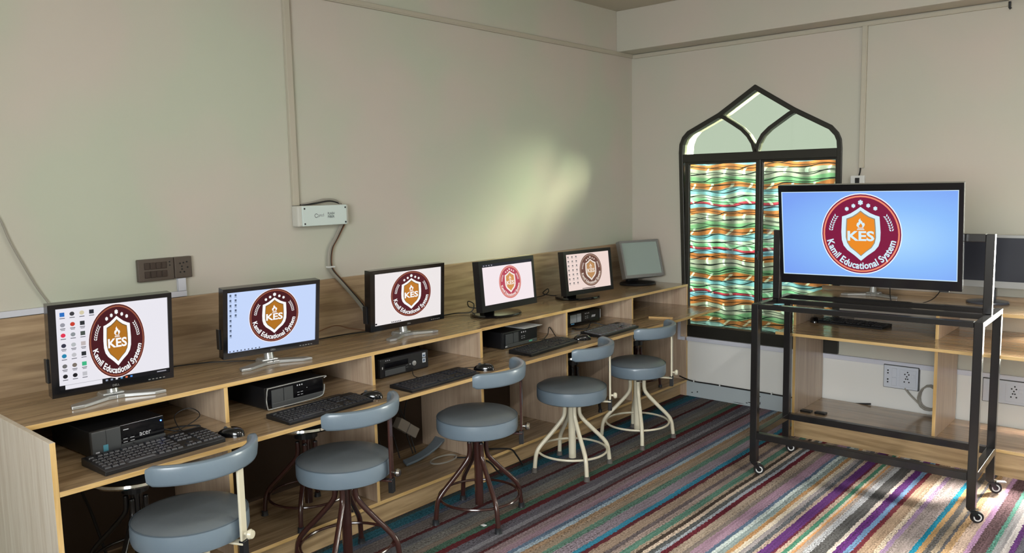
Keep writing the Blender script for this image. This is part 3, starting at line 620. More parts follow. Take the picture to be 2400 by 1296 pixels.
def head(name, loc, yaw, tilt, w, h, bez, depth, parts, label, cat='monitor', bezel_mat=None, screen_rgb=(235, 233, 238), k=1., paint_fn=None, screen_mat=None, backm=None, zb=0., bulge=.03):
    """display facing local +x; loc is the foot on the desk, zb the lower edge above it, parts draws the stand"""
    t = empty(name, loc, yaw); tag(t, label, cat)
    bl, br, bt, bb = bez
    up_ = Vector((-math.sin(tilt), 0, math.cos(tilt))); nn = Vector((math.cos(tilt), 0, math.sin(tilt)))
    M = Matrix(((0, up_.x, nn.x, 0), (1, 0, 0, 0), (0, up_.z, nn.z, zb), (0, 0, 0, 1)))     # (a right, b up, n out)
    fm = bezel_mat or M_BLACKG
    mb = MB()
    o = [(-w/2, 0), (w/2, 0), (w/2, h), (-w/2, h)]; i_ = [(-w/2+bl, bb), (w/2-br, bb), (w/2-br, h-bt), (-w/2+bl, h-bt)]
    for q in range(4):
        r_ = (q+1) % 4
        b0 = len(mb.v)
        mb.v += [(*o[q], 0), (*o[r_], 0), (*i_[r_], 0), (*i_[q], 0), (*o[q], -depth), (*o[r_], -depth), (*i_[r_], -.006), (*i_[q], -.006)]
        mb.f += [(b0, b0+1, b0+2, b0+3), (b0, b0+4, b0+5, b0+1), (b0+3, b0+2, b0+6, b0+7)]; mb.m += [0, 0, 0]
    fr = mb.build('bezel', fm, t, M=M, bevel=0)
    bk = MB()
    bk.add([(-w/2, 0, -depth), (w/2, 0, -depth), (w/2, h, -depth), (-w/2, h, -depth), (-w*.36, h*.14, -depth-bulge), (w*.36, h*.14, -depth-bulge), (w*.36, h*.84, -depth-bulge), (-w*.36, h*.84, -depth-bulge)],
           [(0, 1, 5, 4), (1, 2, 6, 5), (2, 3, 7, 6), (3, 0, 4, 7), (4, 5, 6, 7)])
    bk.build('rear_shell', backm or M_BLACK, t, M=M)
    sc = MB().add([(*p, -.0055) for p in i_], [(0, 1, 2, 3)]).build('screen', screen_mat or emit(screen_rgb, k), t, M=M)
    if paint_fn:
        F = Flat(); paint_fn(F, -w/2+bl, w/2-br, bb, h-bt); 
        F.build('screen_picture', sc, M @ Matrix.Translation((0, 0, -.0050)))
    if parts: parts(t, w, h, M)
    return t
def lettering(t, s, ca, cb, hgt, m, M, bold=.01):
    F = Flat(); F.text(s, ca, cb, hgt, m, .0004, bold=bold); F.build('maker_lettering', t, M)
def silver_stand(t, w, h, M):
    f = lambda a, b, d: (a, b, d)
    nk = MB().tube([(-.045, 0, .02), (-.055, 0, .08), (-.06, 0, .20)], [.022, .02, .02], 12).build('neck', M_SILVER, t, smooth=True)
    mb = MB()
    for s in (-1, 1):      # two forward feet and one stub behind
        pts = [(-.10, s*.012), (-.10, s*.042), (-.045, s*.055), (.005, s*.165), (.045, s*.172), (.045, s*.128), (-.002, s*.03), (-.002, s*.0)]
        if s < 0: pts = pts[::-1]
        mb.prism(pts, lambda a, b, d: (a, b, d*(1 if a < 0 else .8)), 0., .016)
    mb.build('foot', M_SILVER, t, bevel=.003)
    box('foot_bar', -.10, -.03, -.04, .04, .0, .022, M_SILVER, t, .006)
    lettering(t, 'DELL', 0, .012, .008, M_SILVER, M)
    mb = MB()
    for i in range(5): mb.box(w/2-.10+i*.014, w/2-.092+i*.014, .008, .011, .0, .0012)
    mb.build('button_row', M_SILVER, t, M=M)
    box('side_ports', -.05, -.02, -w/2-.006, -w/2+.002, .10, .19, M_BLACK, t, .002)
def oval_stand(rx, ry, off, m_=None, nk=(.03, .05)):
    def fn(t, w, h, M):
        mm = m_ or M_BLACKG
        MB().lathe([(.98, 0), (1., .006), (.96, .014), (.5, .021), (.0, .022)], 40, c=(off, 0, 0), sx=rx, sy=ry).build('foot', mm, t, smooth=True)
        box('neck', off-.10, off-.055, -nk[1], nk[1], .012, .13, mm, t, .008); box('arm', off-.075, -.04, -nk[1]*.7, nk[1]*.7, .085, .125, mm, t, .006)
    return fn
white = lambda c, k=1.: emit(c, k)
IC = [(40, 110, 190), (60, 60, 66), (210, 200, 170), (40, 44, 52), (150, 150, 160), (196, 60, 44), (40, 44, 48), (222, 50, 80), (140, 146, 150), (70, 80, 74), (50, 52, 70), (180, 184, 186), (190, 180, 180), (30, 130, 170), (190, 190, 194), (40, 44, 48), (110, 110, 110), (120, 110, 100), (60, 180, 130), (30, 30, 34), (26, 26, 30), (190, 190, 196)]
def pic1(F, a0, a1, b0, b1):
    w = a1-a0; h = b1-b0; i = 0
    for r_ in range(7):
        for c_ in range(4 if r_ == 0 else 3):
            ca = a0+w*(.055+.083*c_); cb = b1-h*(.075+.127*r_)
            F.disc(ca, cb, w*.021, h*.026, white(IC[i % len(IC)]), .0002, 10) if i % 3 else F.rect(ca-w*.02, ca+w*.02, cb-h*.025, cb+h*.025, white(IC[i % len(IC)]), .0002)
            F.rect(ca-w*.022, ca+w*.022, cb-h*.05, cb-h*.041, white((90, 90, 100)), .0002); i += 1
            if r_ % 2: F.rect(ca-w*.016, ca+w*.018, cb-h*.066, cb-h*.058, white((110, 110, 120)), .0002)
    F.rect(a0, a0+w*.05, b0, b0+h*.055, white((18, 18, 22)), .0002); F.rect(a0+w*.37, a1, b0, b0+h*.055, white((16, 16, 20)), .0002)
    F.rect(a0+w*.05, a0+w*.37, b0+h*.05, b0+h*.055, white((170, 170, 176)), .0003)
    for j, c in enumerate([(150, 160, 180), (150, 160, 180), (220, 220, 225), (90, 150, 200), (220, 110, 70), (80, 140, 220)]): F.rect(a0+w*(.40+.045*j), a0+w*(.42+.045*j), b0+h*.018, b0+h*.04, white(c), .0004)
    F.rect(a0+w*.88, a0+w*.97, b0+h*.02, b0+h*.035, white((150, 150, 160)), .0004)
    logo(F, a0+w*.52, b0+h*.515, w*.258, h*.478, PAL, .0004)
def pic2(F, a0, a1, b0, b1):
    w = a1-a0; h = b1-b0
    for c_ in range(2):
        for r_ in range(9 if c_ == 0 else 5):
            ca = a0+w*(.035+.055*c_); cb = b1-h*(.05+.083*r_); F.rect(ca-w*.01, ca+w*.01, cb-h*.018, cb+h*.018, white((86, 100, 124)), .0002); F.rect(ca-w*.013, ca+w*.013, cb-h*.036, cb-h*.028, white((120, 134, 160)), .0002)
    for j in range(9): F.rect(a0+w*(.02+.04*j), a0+w*(.034+.04*j), b0+h*.008, b0+h*.028, white((60, 66, 80)), .0002)
    logo(F, a0+w*.515, b0+h*.535, w*.285, h*.462, PAL, .0004)
def pic3(F, a0, a1, b0, b1):
    w = a1-a0; h = b1-b0
    F.rect(a0+w*.01, a0+w*.035, b0+h*.015, b0+h*.045, white((40, 40, 44)), .0002)
    for j in range(6): F.rect(a0+w*(.24+.025*j), a0+w*(.255+.025*j), b0+h*.01, b0+h*.03, white((60, 60, 66)), .0002)
    logo(F, a0+w*.535, b0+h*.53, w*.31, h*.465, PAL3, .0004)
def pic4(F, a0, a1, b0, b1):
    w = a1-a0; h = b1-b0
    F.rect(a0, a1, b1-h*.075, b1, white((38, 40, 48)), .0002)
    for j in range(4): F.rect(a0+w*(.03+.05*j), a0+w*(.055+.05*j), b1-h*.05, b1-h*.025, white((150, 150, 160)), .0003)
    logo(F, a0+w*.53, b0+h*.49, w*.22, h*.41, PAL4, .0004)
def pic5(F, a0, a1, b0, b1):
    w = a1-a0; h = b1-b0
    for c_ in range(3):
        for r_ in range(7):
            ca = a0+w*(.05+.09*c_); cb = b1-h*(.07+.12*r_); F.rect(ca-w*.015, ca+w*.015, cb-h*.02, cb+h*.02, white((120, 116, 116)), .0002); F.rect(ca-w*.022, ca+w*.022, cb-h*.045, cb-h*.036, white((150, 140, 138)), .0002)
    F.rect(a0+w*.32, a0+w*.62, b0+h*.015, b0+h*.035, white((96, 84, 80)), .0002)
    logo(F, a0+w*.55, b0+h*.52, w*.26, h*.455, PAL5, .0004)
def pictv(F, a0, a1, b0, b1):
    w = a1-a0; h = b1-b0
    e = white((210, 236, 255)); th = .004
    for r_ in ((a0, a1, b0, b0+th), (a0, a1, b1-th, b1), (a0, a0+th, b0, b1), (a1-th, a1, b0, b1)): F.rect(*r_, e, .0002)
    logo(F, a0+w*.475, b0+h*.505, w*.2325, h*.47, PAL_TV, .0004)
def tv_screen():
    m = bpy.data.materials.new('tv_blue_wallpaper'); m.use_nodes = True; nt = m.node_tree; b = nt.nodes['Principled BSDF']
    b.inputs['Base Color'].default_value = (.004, .004, .005, 1); b.inputs['Roughness'].default_value = .3; b.inputs['Specular IOR Level'].default_value = .2
    tc = nt.nodes.new('ShaderNodeTexCoord'); mp = nt.nodes.new('ShaderNodeMapping'); mp.inputs['Location'].default_value = (-.25, -.62, -.45); mp.inputs['Scale'].default_value = (.5, 1., 1.)
    g = nt.nodes.new('ShaderNodeTexGradient'); g.gradient_type = 'SPHERICAL'
    nt.links.new(tc.outputs['Generated'], mp.inputs[0]); nt.links.new(mp.outputs[0], g.inputs[0])
    r_ = ramp(nt, [(.25, s2l((124, 164, 246))), (.6, s2l((140, 190, 252))), (.95, s2l((172, 218, 254)))]); nt.links.new(g.outputs['Fac'], r_.inputs[0])
    nt.links.new(r_.outputs[0], b.inputs['Emission Color']); b.inputs['Emission Strength'].default_value = 1/2**EXPO
    return m
head('computer_monitor', (.412, -4.292, ZT), -.075, -.10, .443, .352, (.026, .016, .017, .026), .045, silver_stand, 'nearest monitor, squarish, with badge, desktop icons and silver foot', screen_rgb=(232, 230, 238), paint_fn=pic1, zb=.045)
head('computer_monitor', (.372, -3.578, ZT), -.106, -.13, .464, .316, (.020, .018, .018, .026), .045, silver_stand, 'monitor with pale blue desktop and badge, second from the near end', screen_rgb=(196, 214, 250), paint_fn=pic2, zb=.058)
head('computer_monitor', (.362, -2.748, ZT), .003, -.05, .520, .316, (.030, .022, .02, .028), .045, silver_stand, 'monitor with plain white desktop and badge between two cable runs', screen_rgb=(236, 230, 230), paint_fn=pic3, zb=.058)
head('computer_monitor', (.383, -1.947, ZT), 0., .086, .500, .301, (.028, .018, .02, .038), .05, oval_stand(.15, .172, -.125), 'black monitor with faded pink badge and dark menu bar on screen', bezel_mat=M_BLACK, screen_rgb=(244, 232, 236), paint_fn=pic4, zb=.0515)
head('computer_monitor', (.369, -1.098, ZT), -.109, .098, .481, .2976, (.026, .022, .022, .03), .05, oval_stand(.15, .168, -.125), 'black monitor with brownish badge and grey icons, next to the unlit one', bezel_mat=M_BLACK, screen_rgb=(238, 216, 208), paint_fn=pic5, zb=.045)
M_OFF = mat('unlit_screen_pale', (150, 164, 158), .3, spec=.5)  # switched-off screen, its pale colour stands in for the room's reflection
head('computer_monitor', (.285, -.262, ZT), -.38, .30, .365, .295, (.016, .016, .016, .024), .05, oval_stand(.13, .15, -.10, M_BLACK), 'small silver-framed monitor with blank grey screen in the corner', bezel_mat=mat('silver_bezel', (150, 150, 148), .35, .5), screen_mat=M_OFF, zb=.064)
M_OFFD = mat('unlit_screen_dark', (38, 40, 50), .3, spec=.4)
head('computer_monitor', (1.93, -.20, .92), -PI/2, .05, .47, .30, (.02, .02, .02, .03), .05, silver_stand, 'unlit monitor with silver foot hidden behind the television', screen_mat=M_OFFD, zb=.09)
head('computer_monitor', (2.575, -.125, .92), -PI/2, .04, .50, .312, (.014, .014, .016, .038), .05, oval_stand(.10, .115, .0, mat('dark_grey_gloss', (70, 74, 84), .25, coat=.3), (.03, .03)), 'unlit monitor with silver lower bezel and round foot, right of the television', bezel_mat=mat('silver_bezel', (150, 150, 148), .35, .5), screen_mat=M_OFFD, zb=.095)

def tv_parts(t, w, h, M):
    box('wall_bracket', -.075, -.04, -.12, .12, .12, .30, M_STEEL, t)
    MB().box(w*.385, w*.435, -.008, .0, -.014, -.002).build('sensor_bump', M_BLACK, t, M=M, bevel=.002)
head('television', (2.183, -1.105, 1.10), -1.4924, -.15, .907, .552, (.016, .022, .036, .050), .04, tv_parts, 'large flat television with blue screen and round badge on the cart', cat='television', screen_mat=tv_screen(), paint_fn=pictv, backm=M_BLACK, bulge=.012)

# ================================================================== TV CART
def cart():
    t = empty('television_cart', (1.64, -1.33, 0), .02); tag(t, 'black steel tube cart on castors carrying the television', 'cart')
    W, D, s, zt = 1.14, .52, .04, .99
    for (x, y) in ((0, 0), (W-s, 0), (0, D-s), (W-s, D-s)):
        box('post', x, x+s, y, y+s, .075, zt, M_STEEL, t, .003)
    for z in (zt-.028, .212):
        for (x0, x1, y0, y1) in ((s, W-s, 0, s), (s, W-s, D-s, D), (0, s, s, D-s), (W-s, W, s, D-s)):
            box('rail', x0, x1, y0, y1, z, z+(.028 if z > .5 else .038), M_STEEL, t, .003)
    yu = .27
    for x in (.012, W-s-.012): box('upright', x, x+s, yu, yu+s, zt, 1.39, M_STEEL, t, .003)
    box('cross_bar', .012+s, W-s-.012, yu, yu+s, 1.35, 1.39, M_STEEL, t, .003)
    box('cross_bar', s, W-s, yu, yu+s, zt-.028, zt-.001, M_STEEL, t, .003)
    M_W = mat('castor_tyre', (22, 22, 24), .45); M_H = mat('castor_white_hub', (216, 218, 218), .35)
    for i, (x, y, a) in enumerate(((s/2, s/2, .5), (W-s/2, s/2, .55), (s/2, D-s/2, .5), (W-s/2, D-s/2, .4))):
        c = empty('castor', (x, y, 0), a); c.parent = t
        cc = Vector((.028, 0, .03)); RX = Matrix.Rotation(PI/2, 4, 'X')
        MB().lathe([(.016, -.011), (.027, -.011), (.030, -.007), (.030, .007), (.027, .011), (.016, .011)], 28, c=cc, M=RX).build('wheel', M_W, c, smooth=True)
        MB().lathe([(.013, -.0125), (.019, -.0125), (.019, .0125), (.013, .0125), (.013, -.0125)], 24, c=cc, M=RX).build('wheel', M_H, c, smooth=True)
        MB().lathe([(.0, -.014), (.012, -.013), (.012, .013), (.0, .014)], 16, c=cc, M=RX).build('hub', M_W, c, smooth=True)
        fk = MB()
        for q in (-1, 1): fk.prism([(-.012, .066), (.016, .066), (.036, .036), (.030, .022), (.018, .026)], lambda a_, b_, d: (a_, d, b_), q*.0145, q*.017)
        fk.box(-.014, .016, -.017, .017, .062, .068); fk.build('fork', M_STEEL, c)
        MB().lathe([(.020, .066), (.020, .076), (.010, .076)], 18).build('swivel', M_STEEL, c, smooth=True)
        MB().tube([(.010, .0, .072), (.034, 0, .068)], .005, 8).build('bolt', M_CHROME, c, smooth=True)
        if i == 3: MB().box(.028, .075, -.012, .012, .060, .068).build('brake_lever', M_SILVER, c, bevel=.003)
    return t
cart()

# ================================================================== COMPUTERS
def front_case(loc, rz, w, h, d, label, style):
    """slim desktop computer, front facing local +x, centred on y"""
    t = empty('desktop_computer', loc, rz); tag(t, label, 'computer')
    box('case', -d, -.012, -w/2, w/2, .004, h, M_BLACK, t, .004)
    MBx = Matrix(((0, 0, 1, 0), (1, 0, 0, 0), (0, 1, 0, 0), (0, 0, 0, 1)))
    def plate(name, a0, a1, b0, b1, m, x0=0., x1=.004, bv=.001): return box(name, x0, x1, a0, a1, b0, b1, m, t, bv)
    if style == 'panel':      # nearest: grey mesh half, glossy half with lamp
        plate('front_panel', -w/2, -w/2+.105, .004, h, M_GREYP, -.012, .006, .003); plate('front_panel', -w/2+.105, w/2, .004, h, M_BLACKG, -.012, -.002, .002)
        plate('front_panel', -w/2+.105, w/2, .004, .03, M_GREYP, -.002, .005)
        plate('seam', -w/2+.05, -w/2+.0515, .006, h-.002, M_BLACK, .006, .0066)
        F = Flat(); lg = mat('pale_print', (190, 190, 196), .4)
        F.text('acer', .062, .050, .013, lg, 0, width=.044, bold=.0); F.rect(-.02, 0, .08, .083, lg, 0)
        for k in range(4): F.rect(-.022+(k % 2)*.026, -.006+(k % 2)*.026, .046-(k//2)*.012, .048-(k//2)*.012, lg, 0)
        F.build('printed_marks', t, MBx @ Matrix.Translation((0, 0, -.0015)))
        F = Flat(); F.rect(-w/2+.038, -w/2+.056, .022, .046, mat('teal_sticker', (74, 132, 150), .4), 0); F.rect(-w/2+.010, -w/2+.024, .02, .026, lg, 0); F.build('sticker', t, MBx @ Matrix.Translation((0, 0, .0068)))
        MB().lathe([(.003, 0), (.003, .002)], 12, M=Matrix.Rotation(PI/2, 4, 'Y'), c=(-.002, w/2-.012, h-.018)).build('power_lamp', M_LED, t)
    elif style == 'silver':    # silver trim line around a dark face
        plate('front_panel', -w/2, w/2, .004, h, M_BLACKG, -.012, 0., .006)
        plate('drive_cover', -w/2+.025, -w/2+.085, .012, h-.012, M_GREYP); plate('drive_cover', -w/2+.088, -w/2+.135, .028, h-.012, M_GREYP); plate('lower_panel', -w/2+.025, w/2-.01, .006, .03, M_GREYP, 0, .006, .003)
        tr = [(.004, -w/2+.004, .006), (.006, -w/2-.002, .03), (.002, -w/2-.001, .05), (.006, -w/2-.001, .07), (.004, -w/2+.006, h-.004), (.004, -w/2+.03, h-.001), (.004, w/2-.01, h-.001), (.004, w/2-.002, h-.01)]
        MB().tube(smooth_path(tr, 5), .0028, 8).build('silver_trim', M_SILVER, t, smooth=True)
        MB().tube(smooth_path([(.006, -w/2+.004, .006), (.006, 0, .005), (.006, w/2-.03, .008), (.004, w/2-.004, .03), (.003, w/2, .06)], 5), .0028, 8).build('silver_trim', M_SILVER, t, smooth=True)
        F = Flat(); lg = mat('pale_print', (190, 190, 196), .4)
        for k in range(3): F.rect(.005+k*.012, .011+k*.012, h-.020, h-.014, lg, 0)
        for k in range(4): F.rect(.006+(k % 2)*.018, .018+(k % 2)*.018, .05-(k//2)*.012, .052-(k//2)*.012, lg, 0)
        F.rect(.056, .06, .062, .065, lg, 0); F.build('printed_marks', t, MBx @ Matrix.Translation((0, 0, .0008)))
    elif style == 'round':    # round button and two stickers
        plate('front_panel', -w/2, w/2, .004, h, M_BLACK, -.012, 0., .006)
        plate('drive_slot', -w/2+.03, .02, .05, .078, M_BLACKG); plate('port_flap', -w/2+.03, .0, .012, .042, M_GREYP, 0, .005, .006)
        MB().lathe([(.0, 0), (.013, 0), (.013, .004), (.009, .006), (.0, .006)], 24, M=Matrix.Rotation(PI/2, 4, 'Y'), c=(0, .062, .045)).build('power_button', M_SILVER, t, smooth=True)
        MB().lathe([(.004, 0), (.004, .003)], 12, M=Matrix.Rotation(PI/2, 4, 'Y'), c=(0, .034, .045)).build('small_button', M_SILVER, t)
        F = Flat(); lg = mat('pale_print', (190, 190, 196), .4); F.rect(w/2-.045, w/2-.022, .064, .088, mat('white_blue_sticker', (196, 204, 214), .4), 0); F.rect(w/2-.045, w/2-.022, .036, .060, mat('white_blue_sticker', (196, 204, 214), .4), 0)
        F.rect(w/2-.041, w/2-.026, .068, .078, mat('sticker_dark', (70, 90, 120), .4), .0002); F.disc(w/2-.034, .048, .007, .008, mat('sticker_dark', (70, 90, 120), .4), .0002, 12)
        for k in range(3): F.rect(-w/2+.035+k*.012, -w/2+.041+k*.012, .088, .092, lg, 0)
        F.rect(-w/2+.012, -w/2+.018, .05, .062, lg, 0); F.build('stickers', t, MBx @ Matrix.Translation((0, 0, .0012)))
        for k in range(2): plate('usb_slot', .004, .020, .030+k*.012, .034+k*.012, M_GREYP, 0, .003, .0005)
    else:
        plate('front_panel', -w/2, w/2, .004, h, M_BLACK, -.012, 0., .005)
        g = M_GREYP if style == 'plain' else mat('pale_grey_plastic', (160, 166, 172), .4)
        plate('drive_cover', -w/2+.022, -w/2+.085, .03, h-.012, g); plate('drive_cover', -w/2+.092, -w/2+.135, .03, h-.010, g)
        plate('lower_panel', -w/2+.02, w/2-.01, .008, .028, M_GREYP if style == 'plain' else M_BLACKG, 0, .005, .002)
        F = Flat(); lg = mat('pale_print', (190, 190, 196), .4)
        for k in range(3): F.rect(.005+k*.018, .013+k*.018, h-.022, h-.014, lg, 0)
        for k in range(4): F.rect(.006+(k % 2)*.02, .018+(k % 2)*.02, .056-(k//2)*.012, .059-(k//2)*.012, lg, 0)
        if style == 'plain': F.rect(w/2-.085, w/2-.055, .016, .024, mat('green_label', (90, 180, 160), .4), .005); F.rect(-w/2+.012, -w/2+.03, .014, .020, lg, .005)
        else:
            F.rect(-w/2+.025, -w/2+.06, .020, .027, mat('blue_label', (80, 150, 200), .4), .005)
            for k in range(3): F.poly([(.075+k*.014, .045), (.085+k*.014, .045), (.09+k*.014, .06), (.08+k*.014, .06)], lg, 0)
            MB().tube([(.003, w/2-.004, .03), (.003, w/2-.004, h-.006)], .003, 8).build('silver_trim', M_SILVER, t)
        F.build('printed_marks', t, MBx @ Matrix.Translation((0, 0, .0008)))
    return t
front_case((.556, -4.316, ZS), .05, .275, .101, .34, 'nearest black desktop computer with grey panel and blue lamp', 'panel')
front_case((.506, -3.556, ZS), .02, .305, .100, .34, 'black desktop computer with silver trim line around its front', 'silver')
front_case((.464, -2.874, ZS), .01, .332, .100, .34, 'black desktop computer with round silver button and two stickers', 'round')
front_case((.479, -1.974, ZS-.002), -.01, .312, .100, .34, 'black desktop computer with grey drive covers and green label', 'plain')
front_case((.370, -1.178, ZS-.002), -.06, .346, .096, .30, 'farthest desktop computer with pale grey drive covers', 'pale')
o = MB().box(.30, .49, -1.95, -1.78, ZS+.0985, ZS+.1005).build('paper_sheet', M_WHITE); tag(o, 'white sheet lying on the computer with the green label', 'paper')

# ------------------------------------------------------------------ keyboards and mice
_kk = {}
def keyboard(loc, rz, w, d, h, label, km, thick=True):
    t = empty('keyboard', loc, rz); tag(t, label, 'keyboard')
    f = lambda a, b, c: (a, c, b)
    prof = [(-d/2, 0), (d/2, 0), (d/2, h*.55), (d/2-.012, h*.62), (-d/2+.02, h), (-d/2, h*.95)]
    MB().prism(prof, f, -w/2, w/2).build('body', M_BLACK, t, bevel=.003)
    def key(kw, kd):
        k = (round(kw, 4), round(kd, 4), km.name)
        if k not in _kk:
            mb = MB(); a, b = kd/2, kw/2
            mb.add([(-a, -b, 0), (a, -b, 0), (a, b, 0), (-a, b, 0), (-a*.74, -b*.8, .006), (a*.7, -b*.8, .006), (a*.7, b*.8, .006), (-a*.74, b*.8, .006)], [(0, 1, 5, 4), (1, 2, 6, 5), (2, 3, 7, 6), (3, 0, 4, 7), (4, 5, 6, 7)])
            o = mb.build('key', km, t); _kk[k] = o.data; return o
        o = bpy.data.objects.new('key', _kk[k]); COL.objects.link(o); o.parent = t; return o
    slope = math.atan2(h*.38, d-.032); px = w/23.2; pr_ = (d-.04)/6.1
    for r_ in range(6):
        x = -d/2+.024+pr_*(r_+.5)+(0.004 if r_ else 0)-.002
        z = h*1.0-(x+d/2-.02)*math.tan(slope)-.0005
        cols = []
        if r_ == 5: cols = [(.9, 1.3), (2.2, 1.2), (3.4, 1.2), (7.0, 5.8), (10.7, 1.2), (11.9, 1.2), (13.1, 1.2), (14.3, 1.2)]
        elif r_ == 0: cols = [(.8, 1.)]+[(2.4+c*1.02+(c//4)*.35, 1.) for c in range(12)]
        else: cols = [(.8+c*1., 1.) for c in range(13)]+[(14.2, 1.7)]
        if r_ != 3: cols += [(16.1, 1.), (17.1, 1.), (18.1, 1.)] if r_ != 4 else [(17.1, 1.)]
        if r_: cols += [(19.5, 1.), (20.5, 1.), (21.5, 1.), (22.4, .9)]
        for c, kw in cols:
            o = key(px*kw*.94, pr_*.94); o.location = (x, -w/2+px*(c+.1), z); o.rotation_euler = (0, slope, 0)
    return t
KB = mat('black_keys', (30, 32, 38), .35); KBL = mat('glossy_glint_keys', (92, 93, 98), .12, coat=.6)  # second key colour is lightened to imitate glints on the key edges
keyboard((.676, -4.272, ZS), .045, .455, .185, .030, 'nearest thick black keyboard in front of the blue-lamp computer', KB)
keyboard((.684, -3.548, ZS), .028, .445, .168, .020, 'slim black keyboard in front of the silver-trimmed computer', KB)
keyboard((.708, -2.886, ZS), .012, .465, .160, .018, 'thin black keyboard in front of the round-button computer', KB)
keyboard((.638, -1.944, ZS-.002), .06, .475, .165, .026, 'black keyboard in front of the green-label computer', KB)
keyboard((.656, -1.288, ZS-.002), .03, .43, .172, .026, 'farthest left-row keyboard with shiny keys, glints put into their colour', KBL)
keyboard((1.86, -.29, .742), -PI/2-.1, .42, .15, .02, 'black keyboard on the end desk seen under the cart rail', KB)
def mouse(loc, rz, label, pts, s=1.):
    t = empty('mouse', loc, rz); tag(t, label, 'mouse')
    mb = MB(); n = 20; L = .056*s; W = .032*s; H = .034*s; rings = []
    for j in range(9):
        a = j/8*PI/2; r_ = math.cos(a)**.55 if j < 8 else 0.; z = H*math.sin(a)**.9
        rings.append((r_, z))
    base = 0
    for r_, z in rings:
        for k in range(n):
            th = 2*PI*k/n; c, s_ = math.cos(th), math.sin(th)
            x = L*r_*math.copysign(abs(c)**.8, c); y = W*r_*math.copysign(abs(s_)**.85, s_)*(1-.12*c)
            mb.v.append((x, y, z*(1-.25*max(0, -c)*r_)))
    for j in range(8):
        for k in range(n): mb.f.append((j*n+k, j*n+(k+1) % n, (j+1)*n+(k+1) % n, (j+1)*n+k)); mb.m.append(0)
    mb.f.append(tuple(reversed(range(n)))); mb.m.append(0)
    mb.build('body', M_BLACKG, t, smooth=True)
    MB().lathe([(.008*s, -.003), (.009*s, 0), (.008*s, .003)], 14, c=(-L*.42, 0, H*.80), M=Matrix.Rotation(PI/2, 4, 'X')).build('scroll_wheel', M_GREYP, t, smooth=True)
    if pts: cable('mouse_lead', pts, .002, M_CABLE, '', t, 7)
    return t
mouse((.70, -3.985, ZS), .5, 'black mouse with looped lead beside the nearest keyboard', [(-.052, 0, .012), (-.12, -.03, .006), (-.20, -.03, .02), (-.27, .03, .06), (-.24, .09, .075), (-.18, .06, .05), (-.22, -.08, .02), (-.30, -.18, .03), (-.22, -.24, .02), (-.16, -.18, .008), (-.2, -.1, .004)])
mouse((.70, -3.288, ZS), .55, 'black mouse right of the slim keyboard, behind a backrest', [(-.052, 0, .012), (-.1, -.02, .006), (-.16, .03, .004), (-.19, .0, .004), (-.25, -.10, .004), (-.33, -.2, .004)])
mouse((.735, -2.567, ZS), .45, 'black mouse right of the thin keyboard, near the desk joint', [(-.052, 0, .012), (-.1, .0, .006), (-.16, -.06, .004), (-.15, -.16, .004), (-.2, -.24, .004), (-.3, -.22, .004), (-.36, -.1, .02)])
mouse((.668, -1.612, ZS-.002), .8, 'black mouse between the two farther keyboards', [(-.052, 0, .012), (-.1, .0, .006), (-.17, .04, .004), (-.26, .05, .004)])
mouse((1.62, -.32, .742), -1.2, 'shiny black mouse on the end desk behind the cart', [(-.05, 0, .012), (-.1, .02, .004), (-.16, .1, .004), (-.18, .25, .004)])

